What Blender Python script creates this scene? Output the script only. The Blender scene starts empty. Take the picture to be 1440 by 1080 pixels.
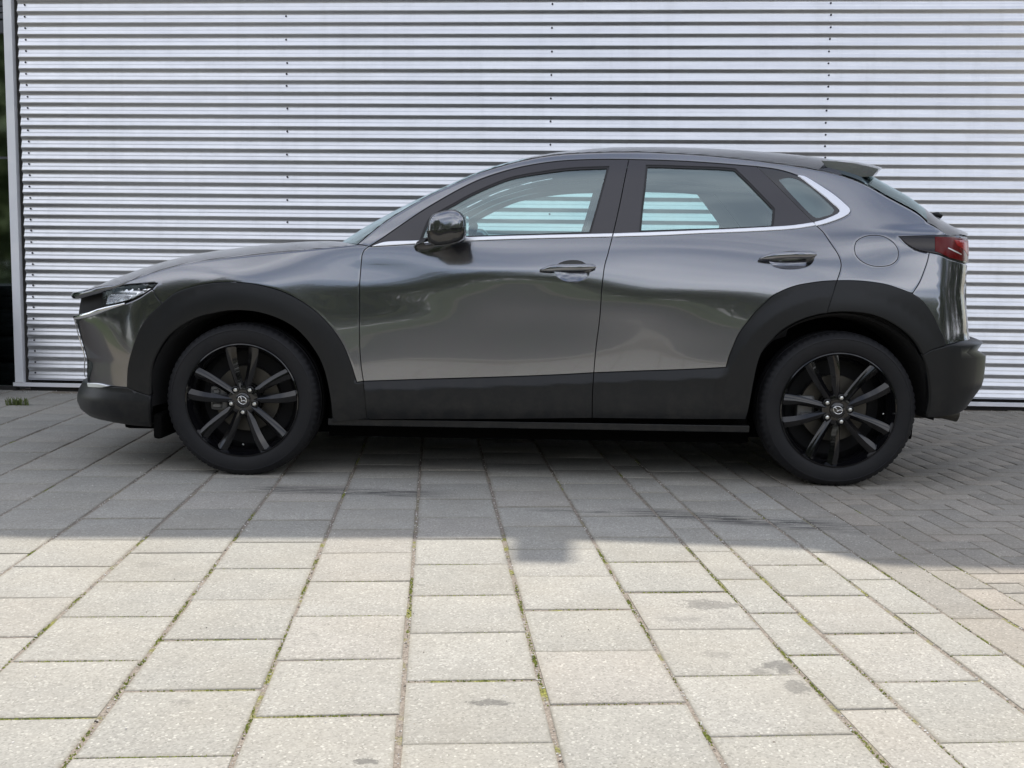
import bpy, bmesh, math, random
import numpy as np
from mathutils import Vector, Matrix
from mathutils.geometry import delaunay_2d_cdt
random.seed(7); rng = np.random.default_rng(5)
SC = bpy.context.scene; COL = SC.collection
R_ = math.radians
# ------------------------------------------------------------------ camera, sky, sun, exposure
CAM = dict(f=1530.17835, H=0.92274, cx=0.01689, d=4.80318, yaw=-0.02768, pitch=0.10100, roll=0.01340)
cam = bpy.data.cameras.new('camera'); camo = bpy.data.objects.new('camera', cam); COL.objects.link(camo)
cam.sensor_width = 36; cam.lens = 36*CAM['f']/1440; cam.clip_end = 900; cam.clip_start = .05
def _rot(yaw, pitch, roll):
    cy, sy = math.cos(yaw), math.sin(yaw)
    f = Vector((sy*math.cos(pitch), cy*math.cos(pitch), -math.sin(pitch))); r = Vector((cy, -sy, 0)); u = r.cross(f)
    c, s = math.cos(roll), math.sin(roll)
    return c*r+s*u, -s*r+c*u, f
r_, u_, f_ = _rot(CAM['yaw'], CAM['pitch'], CAM['roll'])
camo.matrix_world = Matrix(((r_.x, u_.x, -f_.x, CAM['cx']), (r_.y, u_.y, -f_.y, -CAM['d']), (r_.z, u_.z, -f_.z, CAM['H']), (0, 0, 0, 1)))
SC.camera = camo
SUN_EL = R_(58)
w = bpy.data.worlds.new('World'); SC.world = w; w.use_nodes = True
nt = w.node_tree; N = nt.nodes; L = nt.links; N.clear()
sky = N.new('ShaderNodeTexSky'); sky.sky_type = 'NISHITA'; sky.sun_disc = False; sky.sun_elevation = SUN_EL; sky.sun_rotation = 0
tc = N.new('ShaderNodeTexCoord'); mp = N.new('ShaderNodeMapping'); mp.inputs['Scale'].default_value = (1.3, 1.3, 3.6); mp.inputs['Location'].default_value = (.7, .2, .35)
ns = N.new('ShaderNodeTexNoise'); ns.inputs['Scale'].default_value = 1.7; ns.inputs['Detail'].default_value = 7; ns.inputs['Roughness'].default_value = .55; ns.inputs['Distortion'].default_value = .35
cr = N.new('ShaderNodeValToRGB'); cr.color_ramp.elements[0].position = .40; cr.color_ramp.elements[0].color = (.22, .22, .22, 1); cr.color_ramp.elements[1].position = .63
mx = N.new('ShaderNodeMix'); mx.data_type = 'RGBA'; mx.inputs[7].default_value = (10.9, 10.9, 11.3, 1)
bg = N.new('ShaderNodeBackground'); bg.inputs['Strength'].default_value = .138; wo = N.new('ShaderNodeOutputWorld')
L.new(tc.outputs['Generated'], mp.inputs[0]); L.new(mp.outputs[0], ns.inputs[0]); L.new(ns.outputs[0], cr.inputs[0]); 
zx = N.new('ShaderNodeSeparateXYZ'); zr = N.new('ShaderNodeMapRange'); zr.inputs[1].default_value = .62; zr.inputs[2].default_value = .95; zr.inputs[3].default_value = 1; zr.inputs[4].default_value = .45
zm = N.new('ShaderNodeMath'); zm.operation = 'MULTIPLY'; L.new(tc.outputs['Generated'], zx.inputs[0]); L.new(zx.outputs[2], zr.inputs[0]); L.new(zr.outputs[0], zm.inputs[0]); L.new(cr.outputs[0], zm.inputs[1]); L.new(zm.outputs[0], mx.inputs[0])
L.new(sky.outputs[0], mx.inputs[6]); L.new(mx.outputs[2], bg.inputs[0]); L.new(bg.outputs[0], wo.inputs[0])
sun = bpy.data.lights.new('sun', 'SUN'); sun.energy = 3.75; sun.angle = R_(.53); sun.color = (1, .94, .84)
suno = bpy.data.objects.new('sun', sun); COL.objects.link(suno); suno.rotation_euler = (R_(90)-SUN_EL, 0, R_(180)); suno.location = (0, 20, 20)
VS = SC.view_settings; VS.view_transform = 'Standard'; VS.look = 'None'; VS.exposure = .35; VS.gamma = 1; VS.use_curve_mapping = False
SC.cycles.caustics_reflective = False; SC.cycles.max_bounces = 10; SC.cycles.transparent_max_bounces = 24

# ------------------------------------------------------------------ materials
def mat(name, col, rough=.5, metal=0, coat=0, coat_rough=.03, spec=.5, **k):
    m = bpy.data.materials.new(name); m.use_nodes = True; b = m.node_tree.nodes['Principled BSDF']
    b.inputs['Base Color'].default_value = (*col, 1); b.inputs['Roughness'].default_value = rough; b.inputs['Metallic'].default_value = metal
    b.inputs['Coat Weight'].default_value = coat; b.inputs['Coat Roughness'].default_value = coat_rough; b.inputs['Specular IOR Level'].default_value = spec
    return m
class NG:
    def __init__(s, m): s.t = m.node_tree; s.b = s.t.nodes.get('Principled BSDF'); s.L = s.t.links
    def n(s, typ, **k):
        o = s.t.nodes.new(typ)
        for a, v in k.items():
            if a[0] == 'i': o.inputs[int(a[1:]) if a[1:].isdigit() else a[1:].replace('_', ' ')].default_value = v
            else: setattr(o, a, v)
        return o
    def l(s, a, b): s.L.new(a, b)
    def noise(s, vec, scale, detail=4, rough=.5, out='Fac'):
        o = s.n('ShaderNodeTexNoise', iScale=scale, iDetail=detail, iRoughness=rough); s.l(vec, o.inputs['Vector']); return o.outputs[out]
    def ramp(s, v, stops):
        o = s.n('ShaderNodeValToRGB'); e = o.color_ramp.elements
        while len(e) < len(stops): e.new(.5)
        for i, (p, c) in enumerate(stops): e[i].position = p; e[i].color = c if len(c) == 4 else (*c, 1)
        s.l(v, o.inputs[0]); return o.outputs[0]
    def mix(s, f, a, b, mode='MIX'):
        o = s.n('ShaderNodeMix', data_type='RGBA', blend_type=mode)
        for i, v in ((0, f), (6, a), (7, b)):
            if hasattr(v, 'links') or hasattr(v, 'is_linked'): s.l(v, o.inputs[i])
            else: o.inputs[i].default_value = v if i == 0 else (*v, 1)
        return o.outputs[2]
    def math(s, op, a, b=0, c=None):
        o = s.n('ShaderNodeMath', operation=op)
        for i, v in enumerate((a, b) if c is None else (a, b, c)):
            if hasattr(v, 'is_linked'): s.l(v, o.inputs[i])
            else: o.inputs[i].default_value = v
        return o.outputs[0]
    def bump(s, h, st, dist=.01):
        o = s.n('ShaderNodeBump', iStrength=st, iDistance=dist); s.l(h, o.inputs['Height']); s.l(o.outputs[0], s.b.inputs['Normal'])
    def pos(s): return s.n('ShaderNodeNewGeometry').outputs['Position']
def g1(v): return (v, v, v)
M = {}
M['paint'] = mat('grey_metallic_paint', (.19, .193, .205), .15, .92, 1, .015)
g = NG(M['paint']); p = g.pos(); fl = g.n('ShaderNodeTexVoronoi', iScale=2600.); g.l(p, fl.inputs['Vector'])
c = g.mix(.10, (.175, .184, .206), fl.outputs['Color'])
M['paint'].node_tree.nodes['Principled BSDF'].inputs['Coat IOR'].default_value = 1.6; M['paint'].node_tree.nodes['Principled BSDF'].inputs['Specular Tint'].default_value = (.12, .12, .13, 1)
g.l(g.mix(g.ramp(g.noise(p, 3, 5), [(.35, g1(.0)), (.75, g1(.10))]), c, (.18, .17, .155)), g.b.inputs['Base Color'])
M['roofpaint'] = M['paint']
M['clad'] = mat('black_grained_plastic', (.026, .027, .03), .38, 0, 0, spec=.36)
g = NG(M['clad']); p = g.pos(); nz = g.noise(p, 900, 2); g.bump(nz, .25, .0006)
g.l(g.mix(g.ramp(g.noise(p, 5, 6, .6), [(.4, g1(0)), (.8, g1(.35))]), (.006, .007, .0085), (.014, .0135, .013)), g.b.inputs['Base Color'])
sz = g.n('ShaderNodeSeparateXYZ'); g.l(p, sz.inputs[0]); dz = g.ramp(sz.outputs[2], [(.20, g1(1)), (.50, g1(0))]); dn = g.ramp(g.noise(p, 14, 6, .7), [(.42, g1(0)), (.72, g1(.5))]); lk = g.b.inputs['Base Color'].links[0].from_socket
g.l(g.mix(g.math('MULTIPLY', dz, dn), lk, (.050, .046, .040)), g.b.inputs['Base Color'])
M['gloss'] = mat('gloss_black', (.012, .012, .014), .12, 0, .6, .03)
M['frame'] = mat('satin_black_pillar', (.034, .032, .038), .32, 0, .25, .12)
M['rubber'] = mat('tyre_rubber', (.02, .02, .022), .6, spec=.3)
g = NG(M['rubber']); p = g.pos(); g.l(g.mix(g.ramp(g.noise(p, 7, 6, .65), [(.35, g1(0)), (.75, g1(.6))]), (.009, .0095, .012), (.019, .0185, .019)), g.b.inputs['Base Color']); g.bump(g.noise(p, 260, 3), .2, .001)
M['rim'] = mat('gloss_black_alloy', (.004, .004, .005), .10, 0, .5, .02, spec=.35)
M['dark'] = mat('dark_liner', (.010, .010, .011), .85)
M['pitch'] = mat('black_underbody', (.003, .003, .003), .95, spec=.1)
M['seal_gap_shade'] = mat('black_seal_gap_shade', (.012, .012, .013), .45)
M['chrome'] = mat('bright_chrome', (.88, .89, .9), .10, 1)
M['satin'] = mat('satin_aluminium_trim', (.80, .81, .83), .38, 1)
M['disc'] = mat('brake_disc_steel', (.075, .07, .06), .45, .7)
M['caliper'] = mat('cast_caliper', (.22, .22, .22), .55, .6)
M['nut'] = mat('zinc_nut', (.75, .76, .74), .28, 1)
M['trimlight'] = mat('light_grey_lining', (.60, .70, .70), .85)
M['seat'] = mat('dark_grey_seat_cloth', (.05, .052, .055), .9)
M['plasticdark'] = mat('dark_interior_plastic', (.035, .035, .037), .6)
def glass(name, tint, refl=1.0, rough=.0):
    m = bpy.data.materials.new(name); m.use_nodes = True; t = m.node_tree; t.nodes.clear(); g = NG.__new__(NG); g.t = t; g.L = t.links
    tr = g.n('ShaderNodeBsdfTransparent', iColor=(*tint, 1)); gl = g.n('ShaderNodeBsdfGlossy', iColor=(.84, .99, 1, 1), iRoughness=rough)
    fr = g.n('ShaderNodeFresnel', iIOR=1.52); f2 = g.math('MULTIPLY', fr.outputs[0], refl); mxs = g.n('ShaderNodeMixShader'); o = g.n('ShaderNodeOutputMaterial')
    g.l(f2, mxs.inputs[0]); g.l(tr.outputs[0], mxs.inputs[1]); g.l(gl.outputs[0], mxs.inputs[2]); g.l(mxs.outputs[0], o.inputs[0]); return m
M['glass'] = glass('tinted_side_glass', (.64, .88, .84), 4.4)
M['glass_dark'] = glass('privacy_glass', (.24, .30, .30), 1.3)
M['glass_quarter'] = glass('quarter_glass', (.35, .42, .42), 4.)
M['screen'] = glass('windscreen_glass', (.74, .86, .83), 1.6)
M['lens'] = glass('clear_lamp_lens', (.95, .96, .97), .8)
M['glass_far'] = glass('clear_far_glass', (.80, .97, .93), .6)
M['facade_glass'] = glass('facade_window_glass', (.22, .26, .22), 8, .045)
M['lamp_inner'] = mat('lamp_reflector', (.96, .96, .97), .15, 1)
M['red'] = mat('red_lamp_lens', (.11, .005, .006), .18, 0, .12, .03, spec=.15)
M['red2'] = mat('bright_red_lamp', (.30, .008, .008), .2, 0, .1, .03, spec=.15)
M['smoke'] = mat('smoked_lamp', (.012, .009, .010), .10, 0, .2, .02, spec=.4)
# wall sheet metal
M['sheet'] = mat('ribbed_aluminium_cladding', (.86, .87, .90), .42, 1)
g = NG(M['sheet']); p = g.pos(); st = g.n('ShaderNodeMapping', iScale=(.8, .8, 14.)); g.l(p, st.inputs[0])
a = g.ramp(g.noise(st.outputs[0], 2.2, 6, .6), [(.3, (.66, .675, .71)), (.7, (.75, .765, .79))]); ss = g.n('ShaderNodeMapping', iScale=(9, 9, .7)); g.l(p, ss.inputs[0])
a = g.mix(g.ramp(g.noise(ss.outputs[0], 1., 6, .7), [(.50, g1(0)), (.75, g1(.28))]), a, (.50, .51, .52)); g.l(a, g.b.inputs['Base Color'])
g.l(g.ramp(g.noise(p, 9, 5), [(.3, g1(.38)), (.7, g1(.46))]), g.b.inputs['Roughness']); g.bump(g.noise(p, 3.2, 3), .05, .02)
M['post'] = mat('painted_light_grey_trim', (.66, .68, .74), .45)
g = NG(M['post']); p = g.pos(); g.l(g.ramp(g.noise(p, 6, 6), [(.35, (.80, .82, .86)), (.65, (.87, .88, .91))]), g.b.inputs['Base Color'])
M['screw'] = mat('dark_screw_head', (.035, .035, .05), .5, .4)
M['plinth'] = mat('dark_concrete_plinth', (.035, .034, .032), .9)
M['wframe'] = mat('anthracite_window_frame', (.06, .065, .075), .45)
M['interior_dark'] = mat('dark_room', (.02, .022, .02), .9)
# paving
def concrete(name, c0, c1, speck=.5, pink=.0):
    m = mat(name, c0, .9); g = NG(m); p = g.pos(); oi = g.n('ShaderNodeObjectInfo').outputs['Random']
    base = g.ramp(oi, [(0, tuple(.96*a for a in c0)), (.35, c0), (.75, c1), (1, (c1[0]*.985, c1[1]*.96, c1[2]*.95))])
    n1 = g.noise(p, 7, 7, .62); base = g.mix(g.ramp(n1, [(.3, g1(.0)), (.75, g1(.40))]), base, tuple(.70*a for a in c0))
    v = g.n('ShaderNodeTexVoronoi', iScale=210.); g.l(p, v.inputs['Vector'])
    sp = g.ramp(v.outputs['Color'], [(.0, g1(.46)), (.30, g1(.86)), (.60, g1(1.0)), (.80, g1(1.12)), (.94, g1(1.75))])
    base = g.mix(speck, base, g.mix(1.0, base, sp, 'MULTIPLY'))
    gc = g.n('ShaderNodeTexCoord').outputs['Generated']; gs = g.n('ShaderNodeSeparateXYZ'); g.l(gc, gs.inputs[0])
    ex = g.math('ABSOLUTE', g.math('SUBTRACT', gs.outputs[0], .5)); ey = g.math('ABSOLUTE', g.math('SUBTRACT', gs.outputs[1], .5))
    ed = g.math('ADD', g.math('MAXIMUM', ex, ey), g.math('MULTIPLY', g.math('SUBTRACT', g.noise(p, 38, 5, .7), .5), .12))
    base = g.mix(g.ramp(ed, [(.455, g1(0)), (.50, g1(.42))]), base, (c0[0]*.62, c0[1]*.58, c0[2]*.50))
    base = g.mix(g.ramp(g.noise(p, 4.3, 8, .75), [(.48, g1(0)), (.70, g1(.42))]), base, tuple(.72*a for a in c0))
    v2 = g.n('ShaderNodeTexVoronoi', iScale=46., feature='F1'); g.l(p, v2.inputs['Vector'])
    wh = g.math('LESS_THAN', v2.outputs['Distance'], g.math('MULTIPLY', g.math('GREATER_THAN', g.noise(p, 60, 1), .54), .115))
    base = g.mix(g.math('MULTIPLY', wh, .6), base, (.58, .57, .54))
    n3 = g.noise(p, 2.0, 5, .6); base = g.mix(g.ramp(n3, [(.42, g1(0)), (.62, g1(.13))]), base, (c0[0]*.88, c0[1]*.77, c0[2]*.62))
    # shoe-sized stains, tyre scuffs
    sx = g.n('ShaderNodeSeparateXYZ'); g.l(p, sx.inputs[0]); X, Y = sx.outputs[0], sx.outputs[1]
    tot = None; nn = g.math('ADD', g.math('MULTIPLY', g.noise(p, 26, 5, .7), .7), g.math('MULTIPLY', g.noise(p, 110, 4, .8), .3))
    for (x, y, rx, ry, s) in [(.50, -1.79, .085, .05, .8), (.60, -2.27, .045, .04, .9), (.605, -2.40, .03, .05, .8), (-.083, -2.535, .05, .02, 1.), (-.305, -2.83, .03, .016, 1.), (.40, -1.93, .06, .03, .35), (-.33, -1.655, .014, .010, .6), (.545, -2.30, .028, .03, .6), (-.74, -2.57, .03, .012, .4), (.45, -2.2, .04, .03, .4), (-1.2, -1.5, .05, .04, .3)]:
        dx = g.math('DIVIDE', g.math('SUBTRACT', X, x), rx); dy = g.math('DIVIDE', g.math('SUBTRACT', Y, y), ry)
        d = g.math('ADD', g.math('MULTIPLY', dx, dx), g.math('MULTIPLY', dy, dy)); d = g.math('ADD', d, g.math('MULTIPLY', g.math('SUBTRACT', nn, .5), 6.5))
        k = g.math('MULTIPLY', g.ramp(d, [(.55, g1(1)), (1., g1(0))]), s*.54); tot = k if tot is None else g.math('MAXIMUM', tot, k)
    ms = g.n('ShaderNodeMapping', iScale=(3.2, 85, 1)); g.l(p, ms.inputs[0]); sn = g.ramp(g.noise(ms.outputs[0], 1., 5, .7), [(.47, g1(0)), (.53, g1(1))])
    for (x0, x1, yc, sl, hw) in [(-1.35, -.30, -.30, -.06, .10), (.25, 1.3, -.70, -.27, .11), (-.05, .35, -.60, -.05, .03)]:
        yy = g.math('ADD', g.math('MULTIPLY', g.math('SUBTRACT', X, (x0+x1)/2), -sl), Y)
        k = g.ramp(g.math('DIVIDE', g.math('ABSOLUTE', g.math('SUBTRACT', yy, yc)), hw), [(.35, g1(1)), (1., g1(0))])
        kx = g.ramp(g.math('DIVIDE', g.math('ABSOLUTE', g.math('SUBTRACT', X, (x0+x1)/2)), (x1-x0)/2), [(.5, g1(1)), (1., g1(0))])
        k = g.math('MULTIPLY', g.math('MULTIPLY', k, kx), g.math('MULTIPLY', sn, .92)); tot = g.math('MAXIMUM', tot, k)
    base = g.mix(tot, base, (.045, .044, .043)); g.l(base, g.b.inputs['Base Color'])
    h = g.math('ADD', g.math('MULTIPLY', g.noise(p, 240, 3, .6), .6), g.math('MULTIPLY', g.noise(p, 30, 4), .5)); g.bump(h, .45, .0025)
    return m
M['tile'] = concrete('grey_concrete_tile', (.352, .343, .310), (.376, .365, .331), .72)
M['brick'] = concrete('grey_brown_paver', (.30, .282, .248), (.355, .328, .285), .65)
M['kerb'] = concrete('concrete_band', (.30, .285, .255), (.33, .315, .28), .7)
M['sand'] = mat('jointing_sand', (.12, .10, .08), .95)
g = NG(M['sand']); p = g.pos(); a = g.ramp(g.noise(p, 160, 4, .7), [(.3, (.12, .10, .083)), (.5, (.25, .215, .18)), (.62, (.33, .29, .245)), (.78, (.58, .55, .50))])
mo = g.ramp(g.noise(p, 5.5, 5, .65), [(.54, g1(0)), (.62, g1(1))]); sx = g.n('ShaderNodeSeparateXYZ'); g.l(p, sx.inputs[0])
mo = g.math('MULTIPLY', mo, g.ramp(g.math('MULTIPLY', sx.outputs[1], -1), [(.6, g1(.25)), (1., g1(1))]))
g.l(g.mix(mo, a, g.ramp(g.noise(p, 190, 3, .6), [(.35, (.08, .08, .022)), (.55, (.23, .23, .05)), (.7, (.38, .37, .10))])), g.b.inputs['Base Color']); g.bump(g.noise(p, 130, 4, .7), .8, .006)
M['moss'] = mat('yellow_green_moss', (.20, .22, .05), .9)
g = NG(M['moss']); g.l(g.ramp(g.noise(g.pos(), 90, 3), [(.35, (.07, .09, .015)), (.55, (.22, .25, .04)), (.75, (.36, .36, .10))]), g.b.inputs['Base Color'])
M['pebble'] = mat('pale_grit', (.5, .47, .42), .7)
g = NG(M['pebble']); v = g.n('ShaderNodeTexVoronoi', iScale=45.); g.l(g.pos(), v.inputs['Vector']); g.l(g.ramp(v.outputs['Color'], [(.15, (.05, .045, .04)), (.3, (.30, .26, .21)), (.55, (.56, .53, .48)), (.9, (.74, .73, .70))]), g.b.inputs['Base Color'])
M['asphalt'] = mat('asphalt', (.042, .042, .044), .9)
M['grass'] = mat('verge_grass', (.05, .085, .025), .95)
g = NG(M['grass']); g.l(g.ramp(g.noise(g.pos(), 3, 6, .7), [(.3, (.03, .05, .014)), (.7, (.09, .12, .035))]), g.b.inputs['Base Color'])
M['leaf'] = mat('tree_leaf', (.05, .075, .025), .7)
g = NG(M['leaf']); g.l(g.ramp(g.noise(g.pos(), .9, 5, .7), [(.3, (.045, .058, .024)), (.7, (.125, .15, .058))]), g.b.inputs['Base Color'])
M['bark'] = mat('bark', (.09, .07, .05), .95)
M['weed'] = mat('weed_leaf', (.10, .13, .035), .8)

# ------------------------------------------------------------------ object helpers
def link(o, parent=None, label=None, cat=None, group=None, kind=None):
    COL.objects.link(o)
    if parent is not None: o.parent = parent
    for k, v in (('label', label), ('category', cat), ('group', group), ('kind', kind)):
        if v: o[k] = v
    return o
def mesh(name, V, F, m, smooth=True, normals=None):
    me = bpy.data.meshes.new(name); me.from_pydata([tuple(v) for v in V], [], [tuple(int(i) for i in f) for f in F])
    for q in (m if isinstance(m, (list, tuple)) else [m]): me.materials.append(q)
    me.polygons.foreach_set('use_smooth', [smooth]*len(me.polygons)); me.update()
    if normals is not None: me.normals_split_custom_set([tuple(n) for n in normals])
    return me
def obj(name, me, parent=None, **k): return link(bpy.data.objects.new(name, me), parent, **k)
def empty(name, loc, parent=None, rz=0, **k):
    o = bpy.data.objects.new(name, None); o.location = loc; o.rotation_euler = (0, 0, rz); o.empty_display_size = .2
    return link(o, parent, **k)
def smooth_by_angle(me, deg=35):
    bm = bmesh.new(); bm.from_mesh(me)
    for e in bm.edges:
        if len(e.link_faces) == 2 and e.calc_face_angle(0) > R_(deg): e.smooth = False
    bm.to_mesh(me); bm.free(); return me
def box_bm(bm, x0, x1, y0, y1, z0, z1, bev=0, seg=1):
    r = bmesh.ops.create_cube(bm, size=1)['verts']
    for v in r: v.co = Vector((x0+(v.co.x+.5)*(x1-x0), y0+(v.co.y+.5)*(y1-y0), z0+(v.co.z+.5)*(z1-z0)))
    if bev:
        es = {e for v in r for e in v.link_edges}; bmesh.ops.bevel(bm, geom=list(es), offset=bev, segments=seg, affect='EDGES', profile=.6)
def box(name, dims, m, parent=None, bev=0, seg=2, **k):
    bm = bmesh.new(); box_bm(bm, *dims, bev, seg); me = bpy.data.meshes.new(name); bm.to_mesh(me); bm.free(); me.materials.append(m); return obj(name, me, parent, **k)
def lathe(prof, n=64, a0=0, a1=2*math.pi, fn=None):
    """revolve (r, y) about the y axis; faces outward for profiles running front to back"""
    V = []; F = []; closed = abs(a1-a0-2*math.pi) < 1e-6; m = n if closed else n+1
    for i in range(m):
        a = a0+(a1-a0)*i/n
        for j, (r, y) in enumerate(prof):
            rr = r+(fn(j, i, a, r) if fn else 0); V.append((rr*math.cos(a), y, rr*math.sin(a)))
    k = len(prof)
    for i in range(n):
        for j in range(k-1):
            a, b = i*k+j, ((i+1) % m)*k+j; F.append((a, a+1, b+1, b))
    return V, F
def tube(path, rad, n=8, closed=False, flat=1.0):
    P = [Vector(p) for p in path]; V = []; F = []; m = len(P)
    for i, p in enumerate(P):
        t = (P[(i+1) % m]-P[i-1]) if closed else (P[min(i+1, m-1)]-P[max(i-1, 0)]); t.normalize()
        a = t.cross(Vector((0, 1, 0)));
        if a.length < 1e-3: a = t.cross(Vector((0, 0, 1)))
        a.normalize(); b = t.cross(a); r = rad[i] if isinstance(rad, (list, tuple)) else rad
        for j in range(n):
            th = 2*math.pi*j/n; V.append(p+a*(r*math.cos(th))+b*(r*flat*math.sin(th)))
    for i in range(m if closed else m-1):
        for j in range(n):
            a0, a1 = i*n+j, i*n+(j+1) % n; b0, b1 = ((i+1) % m)*n+j, ((i+1) % m)*n+(j+1) % n; F.append((a0, b0, b1, a1))
    if not closed: F.append(tuple(range(n))); F.append(tuple(reversed(range((m-1)*n, m*n))))
    return V, F
def join(*parts):
    V = []; F = []
    for v, f in parts:
        o = len(V); V += list(v); F += [tuple(i+o for i in q) for q in f]
    return V, F

# ------------------------------------------------------------------ car body skin: half width as a smooth function of length and height
YC=.89; S0=1.75; SM=2.75
def nspl(x,y):
    x=np.asarray(x,float);y=np.asarray(y,float);n=len(x);h=np.diff(x)
    A=np.zeros((n,n));A[0,0]=A[-1,-1]=1;sh=(n,)+(1,)*(y.ndim-1);b=np.zeros_like(y)
    for i in range(1,n-1):
        A[i,i-1]=h[i-1];A[i,i]=2*(h[i-1]+h[i]);A[i,i+1]=h[i];b[i]=6*((y[i+1]-y[i])/h[i]-(y[i]-y[i-1])/h[i-1])
    return x,y,np.linalg.solve(A,b)
def seval(sp,q):
    x,y,m=sp;q=np.clip(q,x[0],x[-1]);i=np.clip(np.searchsorted(x,q)-1,0,len(x)-2);h=x[i+1]-x[i]
    a=(x[i+1]-q)/h;b=1-a
    if y.ndim>1: a=a[:,None];b=b[:,None];h=h[:,None]
    return a*y[i]+b*y[i+1]+((a**3-a)*m[i]+(b**3-b)*m[i+1])*h*h/6
TX=[-2.75,-1.9,-1.6,-1.33,-1.05,-.75,-.3,.1,.5,.9,1.33,1.6,1.9,2.75]
TZ=[.10,.2,.3,.42,.52,.62,.72,.80,.87,.93,.99,1.05,1.12,1.2,1.3,1.4,1.48,1.56]
TW=[ # rows z, columns x
[.74,.76,.79,.80,.80,.80,.80,.80,.80,.80,.80,.79,.78,.76],
[.80,.83,.850,.858,.850,.846,.846,.846,.846,.85,.858,.850,.82,.80],
[.84,.865,.878,.882,.876,.869,.8655,.8655,.867,.872,.882,.875,.86,.84],
[.85,.872,.884,.892,.884,.871,.8665,.8660,.868,.878,.892,.884,.87,.85],
[.85,.872,.884,.896,.884,.871,.8662,.8660,.8685,.880,.896,.886,.87,.85],
[.84,.868,.882,.898,.882,.870,.8662,.8662,.8697,.880,.898,.886,.868,.84],
[.83,.860,.878,.898,.879,.868,.867,.867,.872,.880,.898,.884,.862,.83],
[.81,.848,.872,.894,.874,.863,.8685,.869,.874,.878,.895,.880,.854,.82],
[.79,.828,.860,.884,.867,.858,.8695,.870,.872,.874,.886,.872,.844,.81],
[.76,.800,.842,.866,.856,.848,.867,.868,.864,.864,.872,.858,.832,.80],
[.72,.765,.812,.838,.840,.840,.855,.856,.852,.850,.856,.842,.820,.78],
[.66,.715,.765,.800,.818,.826,.838,.839,.836,.832,.836,.826,.806,.76],
[.60,.65,.70,.75,.785,.800,.812,.813,.810,.804,.804,.798,.776,.73],
[.54,.58,.63,.69,.735,.762,.776,.778,.774,.764,.756,.746,.716,.66],
[.46,.50,.56,.62,.672,.708,.726,.729,.724,.712,.694,.668,.630,.57],
[.40,.44,.50,.55,.605,.648,.670,.674,.668,.652,.628,.590,.545,.48],
[.34,.38,.44,.49,.545,.590,.618,.622,.615,.597,.568,.525,.475,.41],
[.28,.32,.38,.43,.480,.530,.560,.564,.556,.536,.505,.460,.41,.35]]
_tz=nspl(TZ,np.array(TW)); _tx=nspl(TX,np.array(TW).T)
_m=nspl(TX,np.array(TW).T)[2] # along x
def Wt(x,z):
    x=np.atleast_1d(x).astype(float);z=np.atleast_1d(z).astype(float)
    i=np.clip(np.searchsorted(TX,x)-1,0,len(TX)-2);X=np.array(TX);h=X[i+1]-X[i]
    x=np.clip(x,X[0],X[-1]);a=(X[i+1]-x)/h;b=1-a
    V=seval(_tz,z); M=seval((np.array(TZ),_m.T,nspl(TZ,_m.T)[2]),z)
    r=np.arange(len(x))
    return a*V[r,i]+b*V[r,i+1]+((a**3-a)*M[r,i]+(b**3-b)*M[r,i+1])*h*h/6
def lin(q,t):
    t=np.array(t); return np.interp(q,t[:,0],t[:,1])
def smooth1(q,t):
    return sum(lin(q+d,t)*w for d,w in((-.012,.25),(0,.5),(.012,.25)))
def skin(s,z):
    s=np.atleast_1d(s).astype(float);z=np.atleast_1d(z).astype(float)
    a=np.abs(s);W=Wt(s,z)
    W=W-.017/(1+np.exp(-(z-1.147-.02*(a-1.72))/.008))*np.exp(-((s-1.74)/.21)**2)
    ph=np.clip((a-S0)/(SM-S0),0,1)*np.pi/2
    L=np.where(s<0,smooth1(z,NOSE),smooth1(z,TAIL))-S0
    x=np.where(a>S0,S0+L*np.sin(ph),a)*np.sign(s)
    # match speed: blend
    W=W*np.cos(np.minimum(ph,np.pi/2))**np.where(s<0,.72,.55)
    return np.stack([x,YC-W,z+0*x],-1)

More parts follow.
